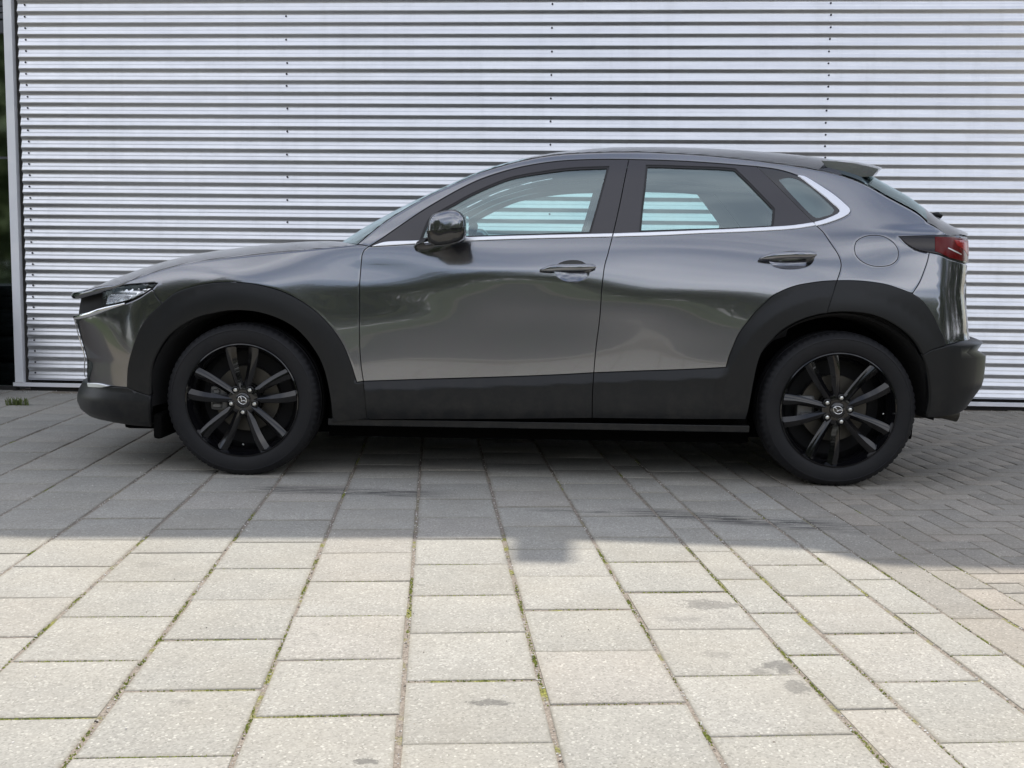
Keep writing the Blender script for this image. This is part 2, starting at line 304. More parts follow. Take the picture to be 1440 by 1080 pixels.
NOSE = [[0.1,1.8742],[0.2,2.2283],[0.27,2.293],[0.32,2.2873],[0.38,2.2662],[0.5,2.2556],[0.6,2.2907],[0.7,2.3282],[0.8,2.3123],[0.9,2.3123],[1.6,2.3123]]
TAIL = [[0.1,1.93],[0.25,1.97],[0.33,1.9897],[0.45,2.0957],[0.57,2.1032],[0.63,2.0956],[0.65,2.0293],[0.75,2.0179],[0.86,2.001],[0.95,2.0145],[1.1,2.0206],[1.6,2.0206]]
CUR = {
 'hood_side': [[-1.9408,0.8442],[-1.8495,0.8742],[-1.7502,0.904],[-1.6651,0.9289],[-1.5802,0.9506],[-1.4794,0.9677],[-1.3814,0.9816],[-1.2842,0.9923],[-1.1872,1.0031],[-1.0908,1.0138],[-0.9933,1.0245],[-0.9033,1.0336],[-0.8144,1.0442]],
 'pillar_top': [[-0.8144,1.0442],[-0.7626,1.0909],[-0.7152,1.1318],[-0.662,1.1723],[-0.6042,1.2093],[-0.532,1.2551],[-0.457,1.2953],[-0.3688,1.3376],[-0.2818,1.3786],[-0.1747,1.4152],[-0.0587,1.447],[0.0761,1.4712],[0.2563,1.4834],[0.3834,1.4875],[0.5137,1.487],[0.6406,1.4821],[0.7738,1.4738],[0.9097,1.4605],[1.045,1.4454],[1.1786,1.427],[1.2753,1.41],[1.3654,1.3885],[1.4659,1.3482],[1.5628,1.2901],[1.6603,1.234],[1.6969,1.2067],[1.7239,1.1754]],
 'gate_side': [[1.7239,1.1754],[1.7805,1.1522],[1.8755,1.1193]],
 'light_top': [[1.8755,1.1193],[1.6946,1.1139],[1.5798,1.1091]],
 'light_low': [[1.5798,1.1091],[1.6087,1.0795],[1.6535,1.0532],[1.7102,1.0403]],
 'light_low2': [[1.7102,1.0403],[1.8805,1.0137],[2.0313,1.0009]],
 'light_top2': [[1.8755,1.1193],[2.0748,1.1192]],
 'rb_seam': [[1.7102,1.0403],[1.7,0.9996],[1.6861,0.9637],[1.6618,0.9091],[1.629,0.8592]],
 'fl_seam': [[-1.7324,0.833],[-1.7103,0.7969],[-1.6852,0.7689]],
 'hl_top': [[-1.9408,0.8442],[-1.8265,0.8554],[-1.7089,0.8602]],
 'hl_r': [[-1.7089,0.8602],[-1.7324,0.833]],
 'hl_low': [[-1.7324,0.833],[-1.7644,0.8135],[-1.8017,0.7924],[-1.8758,0.7658],[-1.9885,0.7394],[-2.103,0.712]],
 'hl_left': [[-1.9408,0.8442],[-1.9733,0.8405],[-2.0649,0.8165],[-2.1627,0.7819]],
 'a_base': [[-0.8144,1.0442],[-0.7918,1.0413],[-0.7628,1.0353]],
 'fd_front_up': [[-0.7628,1.0353],[-0.7844,1.0176],[-0.7932,0.9939]],
 'fd_front': [[-0.7932,0.9939],[-0.796,0.9513],[-0.8006,0.8568],[-0.7993,0.7404],[-0.7975,0.5822],[-0.7911,0.5044],[-0.7816,0.4359]],
 'fd_front_low': [[-0.7816,0.4359],[-0.7752,0.3913],[-0.7646,0.2669]],
 'arch_f1': [[-1.8794,0.3899],[-1.8701,0.4885],[-1.8361,0.5678],[-1.7838,0.6659],[-1.7373,0.7206],[-1.6852,0.7689]],
 'arch_f2': [[-1.6852,0.7689],[-1.63,0.814],[-1.5697,0.8389],[-1.4989,0.8569],[-1.4205,0.8675],[-1.3463,0.8685],[-1.2732,0.8632],[-1.2008,0.8485],[-1.1289,0.8259],[-1.0333,0.7739],[-0.9781,0.7317],[-0.9369,0.6884],[-0.8989,0.6411],[-0.8691,0.5927],[-0.8386,0.5181],[-0.8165,0.4483],[-0.8111,0.4308]],
 'clad_f_end': [[-0.8111,0.4308],[-0.7816,0.4359]],
 'arch_f_in': [[-1.7547,0.2063],[-1.7467,0.2945],[-1.7432,0.3566]],
 'arch_f_in2': [[-1.7432,0.3566],[-1.7418,0.4133],[-1.725,0.5116],[-1.6691,0.6107],[-1.6223,0.6544],[-1.5682,0.6893],[-1.51,0.715],[-1.4476,0.73],[-1.3826,0.7425],[-1.3193,0.7447],[-1.2558,0.7395],[-1.195,0.7242],[-1.1374,0.7015],[-1.0814,0.6674],[-1.0391,0.6267],[-1.0042,0.5812],[-0.9762,0.5355],[-0.9557,0.4849],[-0.937,0.4069],[-0.9251,0.325],[-0.9214,0.2495]],
 'sill_f': [[-0.9214,0.2495],[-0.7646,0.2669]],
 'fd_bot': [[-0.7646,0.2669],[-0.2423,0.2757],[0.2426,0.2891]],
 'rd_bot': [[0.2426,0.2891],[0.5825,0.2919],[0.9218,0.2953]],
 'fd_clad': [[-0.7816,0.4359],[-0.4985,0.4496],[-0.1806,0.4642],[0.0727,0.4778],[0.2463,0.4901]],
 'rd_clad': [[0.2463,0.4901],[0.4508,0.5015],[0.6387,0.5111],[0.8285,0.5241]],
 'seam_b': [[0.3206,1.1024],[0.2988,1.0165],[0.2854,0.9685],[0.2746,0.8779],[0.2679,0.7401],[0.2534,0.598],[0.2463,0.4901]],
 'seam_b_low': [[0.2463,0.4901],[0.2416,0.4074],[0.2426,0.2891]],
 'seam_b_up': [[0.3951,1.4439],[0.3771,1.3609],[0.3498,1.2293],[0.3206,1.1024]],
 'arch_r1': [[0.8285,0.5241],[0.8394,0.57],[0.8564,0.6183],[0.8793,0.6743],[0.9134,0.7249],[0.9471,0.7706],[0.9877,0.8114],[1.0249,0.8433],[1.0706,0.8687],[1.1227,0.888],[1.1826,0.9003],[1.2396,0.9082],[1.2982,0.912]],
 'arch_r2': [[1.2982,0.912],[1.3602,0.9129],[1.4192,0.9103],[1.469,0.905],[1.519,0.8964],[1.5722,0.8801],[1.629,0.8592]],
 'arch_r3': [[1.629,0.8592],[1.6738,0.8257],[1.722,0.7652],[1.7499,0.715],[1.7996,0.6746],[1.8263,0.6357]],
 'clad_seam_r': [[1.2982,0.912],[1.273,0.8392],[1.2521,0.7677]],
 'arch_r_in1': [[0.9218,0.2953],[0.932,0.3405],[0.9392,0.3885],[0.9488,0.4585],[0.9686,0.563],[0.9894,0.6105],[1.0188,0.6464],[1.057,0.6884],[1.1048,0.7207],[1.1589,0.7461],[1.2195,0.7641],[1.2521,0.7699]],
 'arch_r_in2': [[1.2521,0.7699],[1.3081,0.7763],[1.3761,0.7757],[1.445,0.7673],[1.5021,0.7494],[1.5567,0.7221],[1.5988,0.6946],[1.6333,0.6645],[1.6616,0.6299],[1.6823,0.5927]],
 'arch_r_in3': [[1.6823,0.5927],[1.7037,0.5429],[1.7181,0.4803],[1.728,0.392],[1.7183,0.3153]],
 'bump_r_top1': [[1.6823,0.5927],[1.7284,0.6182],[1.8263,0.6357]],
 'bump_r_top2': [[1.8263,0.6357],[1.9536,0.6472],[2.0882,0.6513]],
 'bump_r_bot': [[1.7183,0.3153],[1.8117,0.3202],[2.0031,0.3304],[2.164,0.3489]],
 'bump_f_top': [[-1.8794,0.3899],[-1.9733,0.389],[-2.0946,0.3883],[-2.2151,0.3841]],
 'bump_f_bot': [[-1.7547,0.2063],[-1.8609,0.2094],[-1.9499,0.2148],[-2.0766,0.2227]],
 'rd_rear': [[1.2213,1.1521],[1.2496,1.1222],[1.2741,1.0814],[1.2908,1.0533],[1.305,1.0294],[1.3148,1.0037],[1.3185,0.9789],[1.3115,0.9478],[1.2982,0.912]],
 'top_seam': [[-0.7628,1.0353],[-0.738,1.0514],[-0.7114,1.0692],[-0.6273,1.1308],[-0.5412,1.193],[-0.4544,1.2493],[-0.368,1.3011],[-0.282,1.3451],[-0.1928,1.3785],[-0.1063,1.404],[-0.0135,1.4236],[0.0745,1.4365],[0.1651,1.4437],[0.2851,1.4482],[0.3953,1.449]],
 'top_seam_r': [[0.3953,1.449],[0.5119,1.4479],[0.6384,1.4447],[0.755,1.4391],[0.8617,1.4322],[0.9794,1.4238]],
 'top_seam2': [[0.9794,1.4238],[1.0611,1.4131],[1.1148,1.4004],[1.1601,1.3842]],
 'rd_diag': [[0.9794,1.4238],[1.0426,1.3571],[1.0981,1.2949],[1.1593,1.2272],[1.2162,1.1633]],
 'glass_f': [[-0.5347,1.0697],[-0.5153,1.1289],[-0.4951,1.1708],[-0.4487,1.2021],[-0.4002,1.2302],[-0.3397,1.2668],[-0.2784,1.2991],[-0.2136,1.3292],[-0.1468,1.3558],[-0.0828,1.3722],[-0.0128,1.385],[0.0748,1.3991],[0.1651,1.4086],[0.3053,1.4154]],
 'glass_f2': [[0.3053,1.4154],[0.2838,1.3332],[0.2546,1.2248],[0.2214,1.1075]],
 'glass_f3': [[0.2214,1.1075],[-0.0479,1.0946],[-0.3225,1.0823],[-0.5347,1.0697]],
 'glass_r': [[0.4754,1.4238],[0.5563,1.424],[0.6371,1.4218],[0.7278,1.4205],[0.8168,1.4179],[0.8796,1.4131]],
 'glass_r2': [[0.8796,1.4131],[0.9331,1.3555],[0.9862,1.295],[1.0436,1.2289]],
 'glass_r3': [[1.0436,1.2289],[1.0379,1.1868],[1.0295,1.1465]],
 'glass_r4': [[1.0295,1.1465],[0.8498,1.1347],[0.6292,1.1248],[0.4383,1.1163]],
 'glass_r5': [[0.4383,1.1163],[0.4478,1.2079],[0.4628,1.319],[0.4754,1.4238]],
 'chr_f_top': [[-0.7407,1.0403],[-0.6976,1.0551],[-0.5345,1.0649],[-0.3225,1.0811],[-0.0479,1.093],[0.319,1.1062]],
 'chr_f_bot': [[-0.7501,1.0355],[-0.696,1.0393],[-0.534,1.0513],[-0.3219,1.0655],[-0.0476,1.0787],[0.3158,1.0919]],
 'chr_r_top': [[0.3237,1.1062],[0.5346,1.1162],[0.7132,1.1256],[0.8812,1.1351],[1.0294,1.1449],[1.1178,1.1524],[1.2086,1.1664]],
 'chr_r_bot': [[0.3205,1.0919],[0.5343,1.101],[0.7128,1.1122],[0.8805,1.1207],[1.063,1.1326],[1.1482,1.1416],[1.2199,1.1544]],
 'chr_q_out': [[1.2197,1.1521],[1.2535,1.1606],[1.2888,1.172],[1.3257,1.1857],[1.3524,1.1974],[1.3714,1.209],[1.3799,1.2199],[1.3781,1.2322],[1.3597,1.2529],[1.3355,1.2775],[1.3077,1.3015],[1.2779,1.3229],[1.2329,1.3541],[1.1873,1.3812],[1.1601,1.3842]],
 'chr_q_in': [[1.2135,1.1681],[1.2557,1.1799],[1.2986,1.1966],[1.3188,1.2066],[1.3316,1.2179],[1.3329,1.2283],[1.3083,1.2521],[1.2796,1.2812],[1.2502,1.3071],[1.2236,1.3299],[1.1853,1.3634],[1.1601,1.3842]],
 'q_glass': [[1.0752,1.361],[1.1152,1.3733],[1.1594,1.3639],[1.2048,1.3346],[1.2431,1.3004],[1.2806,1.2615],[1.3086,1.2276],[1.2972,1.2112],[1.2577,1.1977],[1.2254,1.1908],[1.2019,1.2083],[1.1616,1.2533],[1.1153,1.3084],[1.0752,1.361]],
 'fuel': [[1.3794,1.0513],[1.3894,1.0828],[1.4225,1.1038],[1.4671,1.1123],[1.5135,1.1066],[1.5522,1.0819],[1.5719,1.0446],[1.5673,1.0102],[1.5412,0.9865],[1.4967,0.9766],[1.4466,0.9806],[1.4035,1.0018],[1.3828,1.0279],[1.3794,1.0513]],
 'dish_f': [[0.0616,0.9374],[0.0737,0.9625],[0.1049,0.9786],[0.1455,0.9844],[0.1832,0.9796],[0.2085,0.9612],[0.2182,0.9364],[0.2061,0.9113],[0.1751,0.8953],[0.1407,0.8908],[0.1061,0.8959],[0.0777,0.9127],[0.0616,0.9374]],
 'dish_r': [[1.0069,0.9904],[1.0229,1.0124],[1.0574,1.03],[1.1072,1.0369],[1.1565,1.0328],[1.1899,1.0176],[1.1985,0.9991],[1.1793,0.9771],[1.1421,0.9642],[1.0989,0.9596],[1.0558,0.9621],[1.022,0.9735],[1.0069,0.9904]],
 'bar_f': [[-0.001,0.9344],[0.0646,0.9421],[0.1429,0.9447],[0.2055,0.9487],[0.2446,0.9508]],
 'bar_r': [[0.9597,0.9948],[1.0257,1.0025],[1.1031,1.0078],[1.1681,1.0124],[1.2052,1.0132]],
 'slot': [[-2.2163,0.3891],[-2.0951,0.3965],[-1.9953,0.3911]],
 'mirror_base': [[-0.5587,1.033],[-0.5214,1.0556],[-0.4737,1.053],[-0.4569,1.0279]],
 'hub': [[-1.328,0.3421],[1.3281,0.3406]],
}
SPAN = {
 'hood': {"rows":[[-2.3139,0.8491,0.79,-2.3139,0.835],[-2.2984,0.603,0.79,-2.2984,0.838],[-2.2521,0.4239,0.793,-2.2521,0.843],[-2.1782,0.2832,0.797,-2.1925,0.852],[-2.1153,0.2082,0.805,-2.1492,0.8703],[-2.0438,0.1483,0.818,-2.1063,0.8916],[-1.9652,0.1036,0.836,-2.0591,0.9096],[-1.916,0.083,0.8442,-2.0296,0.9215],[-1.8375,0.0662,0.8742,-1.9554,0.9466],[-1.7502,0.0589,0.904,-1.8652,0.9731],[-1.6651,0.0567,0.9289,-1.7773,0.9959],[-1.5802,0.0539,0.9506,-1.6895,1.0134],[-1.4794,0.0505,0.9677,-1.5854,1.03],[-1.3814,0.0501,0.9816,-1.4841,1.0435],[-1.2842,0.0516,0.9923,-1.3868,1.0557],[-1.1872,0.055,1.0031,-1.306,1.0645],[-1.0908,0.0585,1.0138,-1.2257,1.0716],[-0.9933,0.061,1.0245,-1.1444,1.0755],[-0.9033,0.0624,1.0336,-1.0694,1.0772],[-0.8144,0.0638,1.0442,-0.9953,1.072]],"ax":2,"az":2.2},
 'top': {"rows":[[-0.8144,0.0638,1.0442,-1.0087,1.0686],[-0.7626,0.0785,1.0909,-0.9534,1.1043],[-0.7152,0.0939,1.1318,-0.9029,1.1359],[-0.662,0.1101,1.1723,-0.8461,1.1674],[-0.6042,0.1254,1.2093,-0.7845,1.2011],[-0.532,0.1459,1.2551,-0.7075,1.2402],[-0.457,0.1647,1.2953,-0.6275,1.2784],[-0.3688,0.1854,1.3376,-0.5334,1.3246],[-0.2818,0.207,1.3786,-0.4367,1.3703],[-0.1747,0.2271,1.4152,-0.2996,1.4309],[-0.0587,0.246,1.447,-0.1511,1.4753],[0.0761,0.2619,1.4712,0.0214,1.5139],[0.2563,0.2717,1.4834,0.2374,1.5441],[0.3834,0.2769,1.4875,0.3671,1.5544],[0.5137,0.2805,1.487,0.5,1.5588],[0.6406,0.2822,1.4821,0.6294,1.5602],[0.7738,0.2826,1.4738,0.7653,1.5587],[0.9097,0.2794,1.4605,0.9039,1.5548],[1.045,0.2744,1.4454,1.0419,1.5482],[1.1786,0.2685,1.427,1.1782,1.5389],[1.2753,0.2639,1.41,1.2828,1.5294],[1.3654,0.2585,1.3885,1.3819,1.5203],[1.4659,0.2446,1.3482,1.5079,1.4941],[1.5628,0.2184,1.2901,1.6371,1.424],[1.6603,0.1904,1.234,1.7671,1.3529],[1.6969,0.1738,1.2067,1.8159,1.3203],[1.7239,0.1525,1.1754,1.8455,1.2993]],"ax":2,"az":2.3},
 'gate': {"rows":[[1.7239,0.1525,1.1754,1.8639,1.2871],[1.763,0.1353,1.1522,1.903,1.2538],[1.803,0.1202,1.1193,1.9427,1.2304],[1.8728,0.175,1.125,2.0056,1.19],[1.9557,0.3008,1.125,2.0802,1.165],[2.0,0.4552,1.125,2.12,1.145],[2.0205,0.816,1.125,2.1282,1.132]],"ax":2,"az":2.3},
}
def skin_n(s, z):
    h = 2e-3; a = skin(np.asarray(s)+h, z)-skin(np.asarray(s)-h, z); b = skin(s, np.asarray(z)+h)-skin(s, np.asarray(z)-h)
    n = np.cross(a, b); return n/np.maximum(np.linalg.norm(n, axis=1, keepdims=True), 1e-9)
def cat_rom(P, step=.016):
    P = [np.array(p, float) for p in P]
    if len(P) < 3:
        n = max(1, int(np.linalg.norm(P[-1]-P[0])/.03)); return [P[0]+(P[-1]-P[0])*i/n for i in range(n+1)]
    Q = [2*P[0]-P[1]]+P+[2*P[-1]-P[-2]]; out = []
    for i in range(1, len(Q)-2):
        p0, p1, p2, p3 = Q[i-1:i+3]; d = np.linalg.norm(p2-p1); n = max(1, int(d/step+.5))
        t0 = 0; t1 = t0+max(np.linalg.norm(p1-p0), 1e-6)**.5; t2 = t1+max(d, 1e-6)**.5; t3 = t2+max(np.linalg.norm(p3-p2), 1e-6)**.5
        for k in range(n):
            t = t1+(t2-t1)*k/n
            A1 = (t1-t)/(t1-t0)*p0+(t-t0)/(t1-t0)*p1; A2 = (t2-t)/(t2-t1)*p1+(t-t1)/(t2-t1)*p2; A3 = (t3-t)/(t3-t2)*p2+(t-t2)/(t3-t2)*p3
            B1 = (t2-t)/(t2-t0)*A1+(t-t0)/(t2-t0)*A2; B2 = (t3-t)/(t3-t1)*A2+(t-t1)/(t3-t1)*A3
            out.append((t2-t)/(t2-t1)*B1+(t-t1)/(t2-t1)*B2)
    return out+[P[-1]]
def loop(*segs):
    """segs: 'name' | '-name' | list of (s,z) points; joined, deduped, long joins subdivided"""
    pts = []
    for sg in segs:
        if isinstance(sg, str):
            q = cat_rom(CUR[sg.lstrip('-')]); q = q[::-1] if sg[0] == '-' else q
        else: q = [np.array(p, float) for p in sg]
        for p in q:
            if pts:
                d = np.linalg.norm(p-pts[-1])
                if d < .0022: continue
                if d > .05:
                    n = int(d/.04)+1; a = pts[-1]; pts += [a+(p-a)*i/n for i in range(1, n)]
            pts.append(p)
    while np.linalg.norm(pts[0]-pts[-1]) < .0022: pts.pop()
    d = np.linalg.norm(pts[0]-pts[-1])
    if d > .05:
        n = int(d/.04)+1; a = pts[-1]; pts += [a+(pts[0]-a)*i/n for i in range(1, n)]
    P = np.array(pts); A = .5*np.sum(P[:, 0]*np.roll(P[:, 1], -1)-np.roll(P[:, 0], -1)*P[:, 1])
    return P if A > 0 else P[::-1]
def inset(P, d):
    a = np.roll(P, 1, 0); b = np.roll(P, -1, 0); e1 = P-a; e2 = b-P
    n1 = np.stack([-e1[:, 1], e1[:, 0]], 1); n2 = np.stack([-e2[:, 1], e2[:, 0]], 1)
    n1 /= np.linalg.norm(n1, axis=1, keepdims=True)+1e-9; n2 /= np.linalg.norm(n2, axis=1, keepdims=True)+1e-9
    m = n1+n2; l = np.linalg.norm(m, axis=1, keepdims=True); m = m/np.maximum(l, .5); sc = np.minimum(1/np.maximum(l/2, .45), 1.8)
    return P+m*sc*d
def inside(P, poly):
    x, y = P[:, 0], P[:, 1]; r = np.zeros(len(P), bool); j = len(poly)-1
    for i in range(len(poly)):
        xi, yi = poly[i]; xj, yj = poly[j]
        if yi != yj: r ^= ((yi > y) != (yj > y)) & (x < (xj-xi)*(y-yi)/(yj-yi)+xi)
        j = i
    return r
def panel(name, outer, m, parent, off=0., depth=.014, holes=(), side=-1, gap=.0021, grid=.026, bend=.42, rw=.004, fn=None, **k):
    """a piece of body skin cut along `outer` (s,z), with thickness, rolled edges and exact skin normals"""
    loops = [inset(outer, gap)]+[inset(h, -gap)[::-1] for h in holes]   # holes wound the other way
    V2 = []; E = []; ring = []
    for lp in loops:
        o = len(V2); n = len(lp); V2 += [tuple(p) for p in lp]; E += [(o+i, o+(i+1) % n) for i in range(n)]; ring.append((o, n))
    if bend > 0:
        for lp in loops:
            q = inset(lp, rw); V2 += [tuple(p) for p in q if True]
    nb = sum(n for _, n in ring)
    x0, z0 = outer.min(0); x1, z1 = outer.max(0); gx = np.arange(x0, x1, grid); gz = np.arange(z0, z1, grid)
    G = np.array([(a+(grid/2 if i % 2 else 0), b) for i, b in enumerate(gz) for a in gx])
    core = inset(loops[0], .012); ok = inside(G, core)
    for h in holes: ok &= ~inside(G, inset(h, -.012))
    G = G[ok]
    if len(G):
        B = np.concatenate(loops); 
        keep = np.array([np.min((B[:, 0]-q[0])**2+(B[:, 1]-q[1])**2) > .010**2 for q in G]); G = G[keep]
    V2 += [tuple(p) for p in G]
    r = delaunay_2d_cdt([Vector(v) for v in V2], E, [], 0, 1e-6)
    W2 = np.array([tuple(v) for v in r[0]]); T = [f for f in r[2] if len(f) == 3]
    cen = np.array([W2[list(f)].mean(0) for f in T]); ok = inside(cen, loops[0])
    for h in loops[1:]: ok &= ~inside(cen, h)
    T = [f for f, q in zip(T, ok) if q]
    A2 = lambda f: (W2[f[1]]-W2[f[0]])[0]*(W2[f[2]]-W2[f[0]])[1]-(W2[f[1]]-W2[f[0]])[1]*(W2[f[2]]-W2[f[0]])[0]
    T = [f if A2(f) > 0 else f[::-1] for f in T if abs(A2(f)) > 1e-9]
    P3 = skin(W2[:, 0], W2[:, 1]); N3 = skin_n(W2[:, 0], W2[:, 1]); ofs = off+(fn(W2[:, 0], W2[:, 1]) if fn else 0)
    P3 = P3+N3*np.reshape(ofs, (-1, 1)) if fn else P3+N3*off
    if fn:
        h = 3e-3; e = lambda s, z: skin(s, z)+skin_n(s, z)*np.reshape(off+fn(s, z), (-1, 1))
        a = e(W2[:, 0]+h, W2[:, 1])-e(W2[:, 0]-h, W2[:, 1]); b = e(W2[:, 0], W2[:, 1]+h)-e(W2[:, 0], W2[:, 1]-h); NN = np.cross(a, b); NN /= np.linalg.norm(NN, axis=1, keepdims=True)
    else: NN = N3.copy()
    src = r[3]; b2i = {}
    for i, o in enumerate(src):
        for q in o: b2i[q] = i
    VN = NN.copy(); V = [tuple(p) for p in P3]; F = [tuple(f) for f in T]; FN = []
    lip = []
    for li, ((o, n), lp) in enumerate(zip(ring, loops)):
        tg = np.roll(lp, -1, 0)-np.roll(lp, 1, 0); on = np.stack([tg[:, 1], -tg[:, 0]], 1); on /= np.linalg.norm(on, axis=1, keepdims=True)+1e-9
        ids = [b2i[o+i] for i in range(n)]
        base = P3[ids]; h = .002
        O3 = skin(lp[:, 0]+on[:, 0]*h, lp[:, 1]+on[:, 1]*h)-skin(lp[:, 0], lp[:, 1]); O3 /= np.linalg.norm(O3, axis=1, keepdims=True)+1e-9
        for q, i in enumerate(ids): bb = bend*(.08+(.92*max(0., O3[q][2])**3 if li == 0 else 0)); VN[i] = NN[i]*(1-bb)+O3[q]*bb; VN[i] /= np.linalg.norm(VN[i])
        lo = len(V); V += [tuple(p) for p in base-N3[ids]*depth]
        lip.append((ids, lo, n, O3))
    CN = [VN[i] for f in F for i in f]
    for ids, lo, n, O3 in lip:
        for i in range(n):
            j = (i+1) % n; F.append((ids[i], lo+i, lo+j, ids[j])); CN += [VN[ids[i]], O3[i], O3[j], VN[ids[j]]]
    nlip = sum(n for _, _, n, _ in lip); V = np.array(V); CN = np.array(CN)
    if side > 0:
        V[:, 1] = 2*YC-V[:, 1]; CN[:, 1] *= -1; F2 = []; C2 = []; q = 0
        for f in F: F2.append(f[::-1]); C2 += list(CN[q:q+len(f)][::-1]); q += len(f)
        F = F2; CN = C2
    me = mesh(name, V, F, [m, M['seal_gap_shade']] if m in (M['paint'],) else m, True, CN)
    if m in (M['paint'],):
        mi = np.zeros(len(F), int); mi[len(F)-nlip:] = 1; me.polygons.foreach_set('material_index', mi.tolist())  # panel edges coloured black, painting in the shade of the shut lines
    return obj(name, me, parent, **k)
def span(name, rows, ax, az, m, parent, nt=28, off=0., both=True, t0=0., flip=False, sub=3, **k):
    """cross-car sheet from the near edge over the centre line to the far edge"""
    Rr = np.array(rows, float); n = len(Rr); q = np.linspace(0, n-1, (n-1)*sub+1); sp = nspl(range(n), Rr) if n > 2 else None
    Q = seval(sp, q) if sp is not None else np.stack([np.interp(q, range(n), Rr[:, j]) for j in range(5)], 1)
    ts = np.linspace(t0-1, 1-t0, nt*2+1); V = []
    for kx, ky, kz, cx, cz in Q:
        for t in ts:
            a = abs(t); V.append((kx+(cx-kx)*(1-a**ax), YC+(ky-YC)*(-t), kz+(cz-kz)*(1-a**az)+off))
    c = len(ts); F = []
    for i in range(len(Q)-1):
        for j in range(c-1):
            f = (i*c+j, (i+1)*c+j, (i+1)*c+j+1, i*c+j+1); F.append(f[::-1] if flip else f)
    return obj(name, mesh(name, V, F, m), parent, **k)
CARL = 'dark grey metallic crossover car parked side-on in front of the ribbed metal wall'
car = empty('parked_car', (0, YC, 0), label=CARL, cat='car')
PCAR = empty  # parts are built in world space and keep it through the inverse parent matrix
def part(o):  # parent built with world coordinates
    return o
_inv = Matrix.Translation((0, -YC, 0))
class P_:   # parent proxy: links child and sets the inverse so that world coordinates stay
    pass
def adopt(o, parent):
    o.parent = parent; o.matrix_parent_inverse = (PW.get(parent.name) or Matrix()).inverted(); return o
PW = {car.name: Matrix.Translation((0, YC, 0))}
def A(o, parent=car): return adopt(o, parent)

SPL = skin(0, 0)  # warm
def sides(fn):
    out = []
    for sd in (-1, 1): out.append(fn(sd))
    return out
def zcut(curve):
    a = np.array(cat_rom(CUR[curve])); i = a[:, 0].argsort(); return a[i]
_ft = np.concatenate([zcut('fd_clad'), zcut('rd_clad')])
def clad_fn(s, z):
    zt = np.interp(s, _ft[:, 0], _ft[:, 1]); t = np.clip((zt-z)/.040, 0, 1); k = .018*(t*.85+.15*t*t*(3-2*t))
    rr = np.hypot(np.asarray(s)-1.3275, np.asarray(z)-.342); e = np.clip((.56-rr)/.05, 0, 1)
    b = np.clip((.33-z)/.08, 0, 1)
    return k*(1-e)+.012*e-.012*b*b
def arch_fn(s, z):
    hx = np.where(np.asarray(s) < 0, -1.3275, 1.3275); rr = np.hypot(s-hx, z-.342)
    t = np.clip((rr-.39)/.13, 0, 1); return .004*np.sin(t*np.pi)

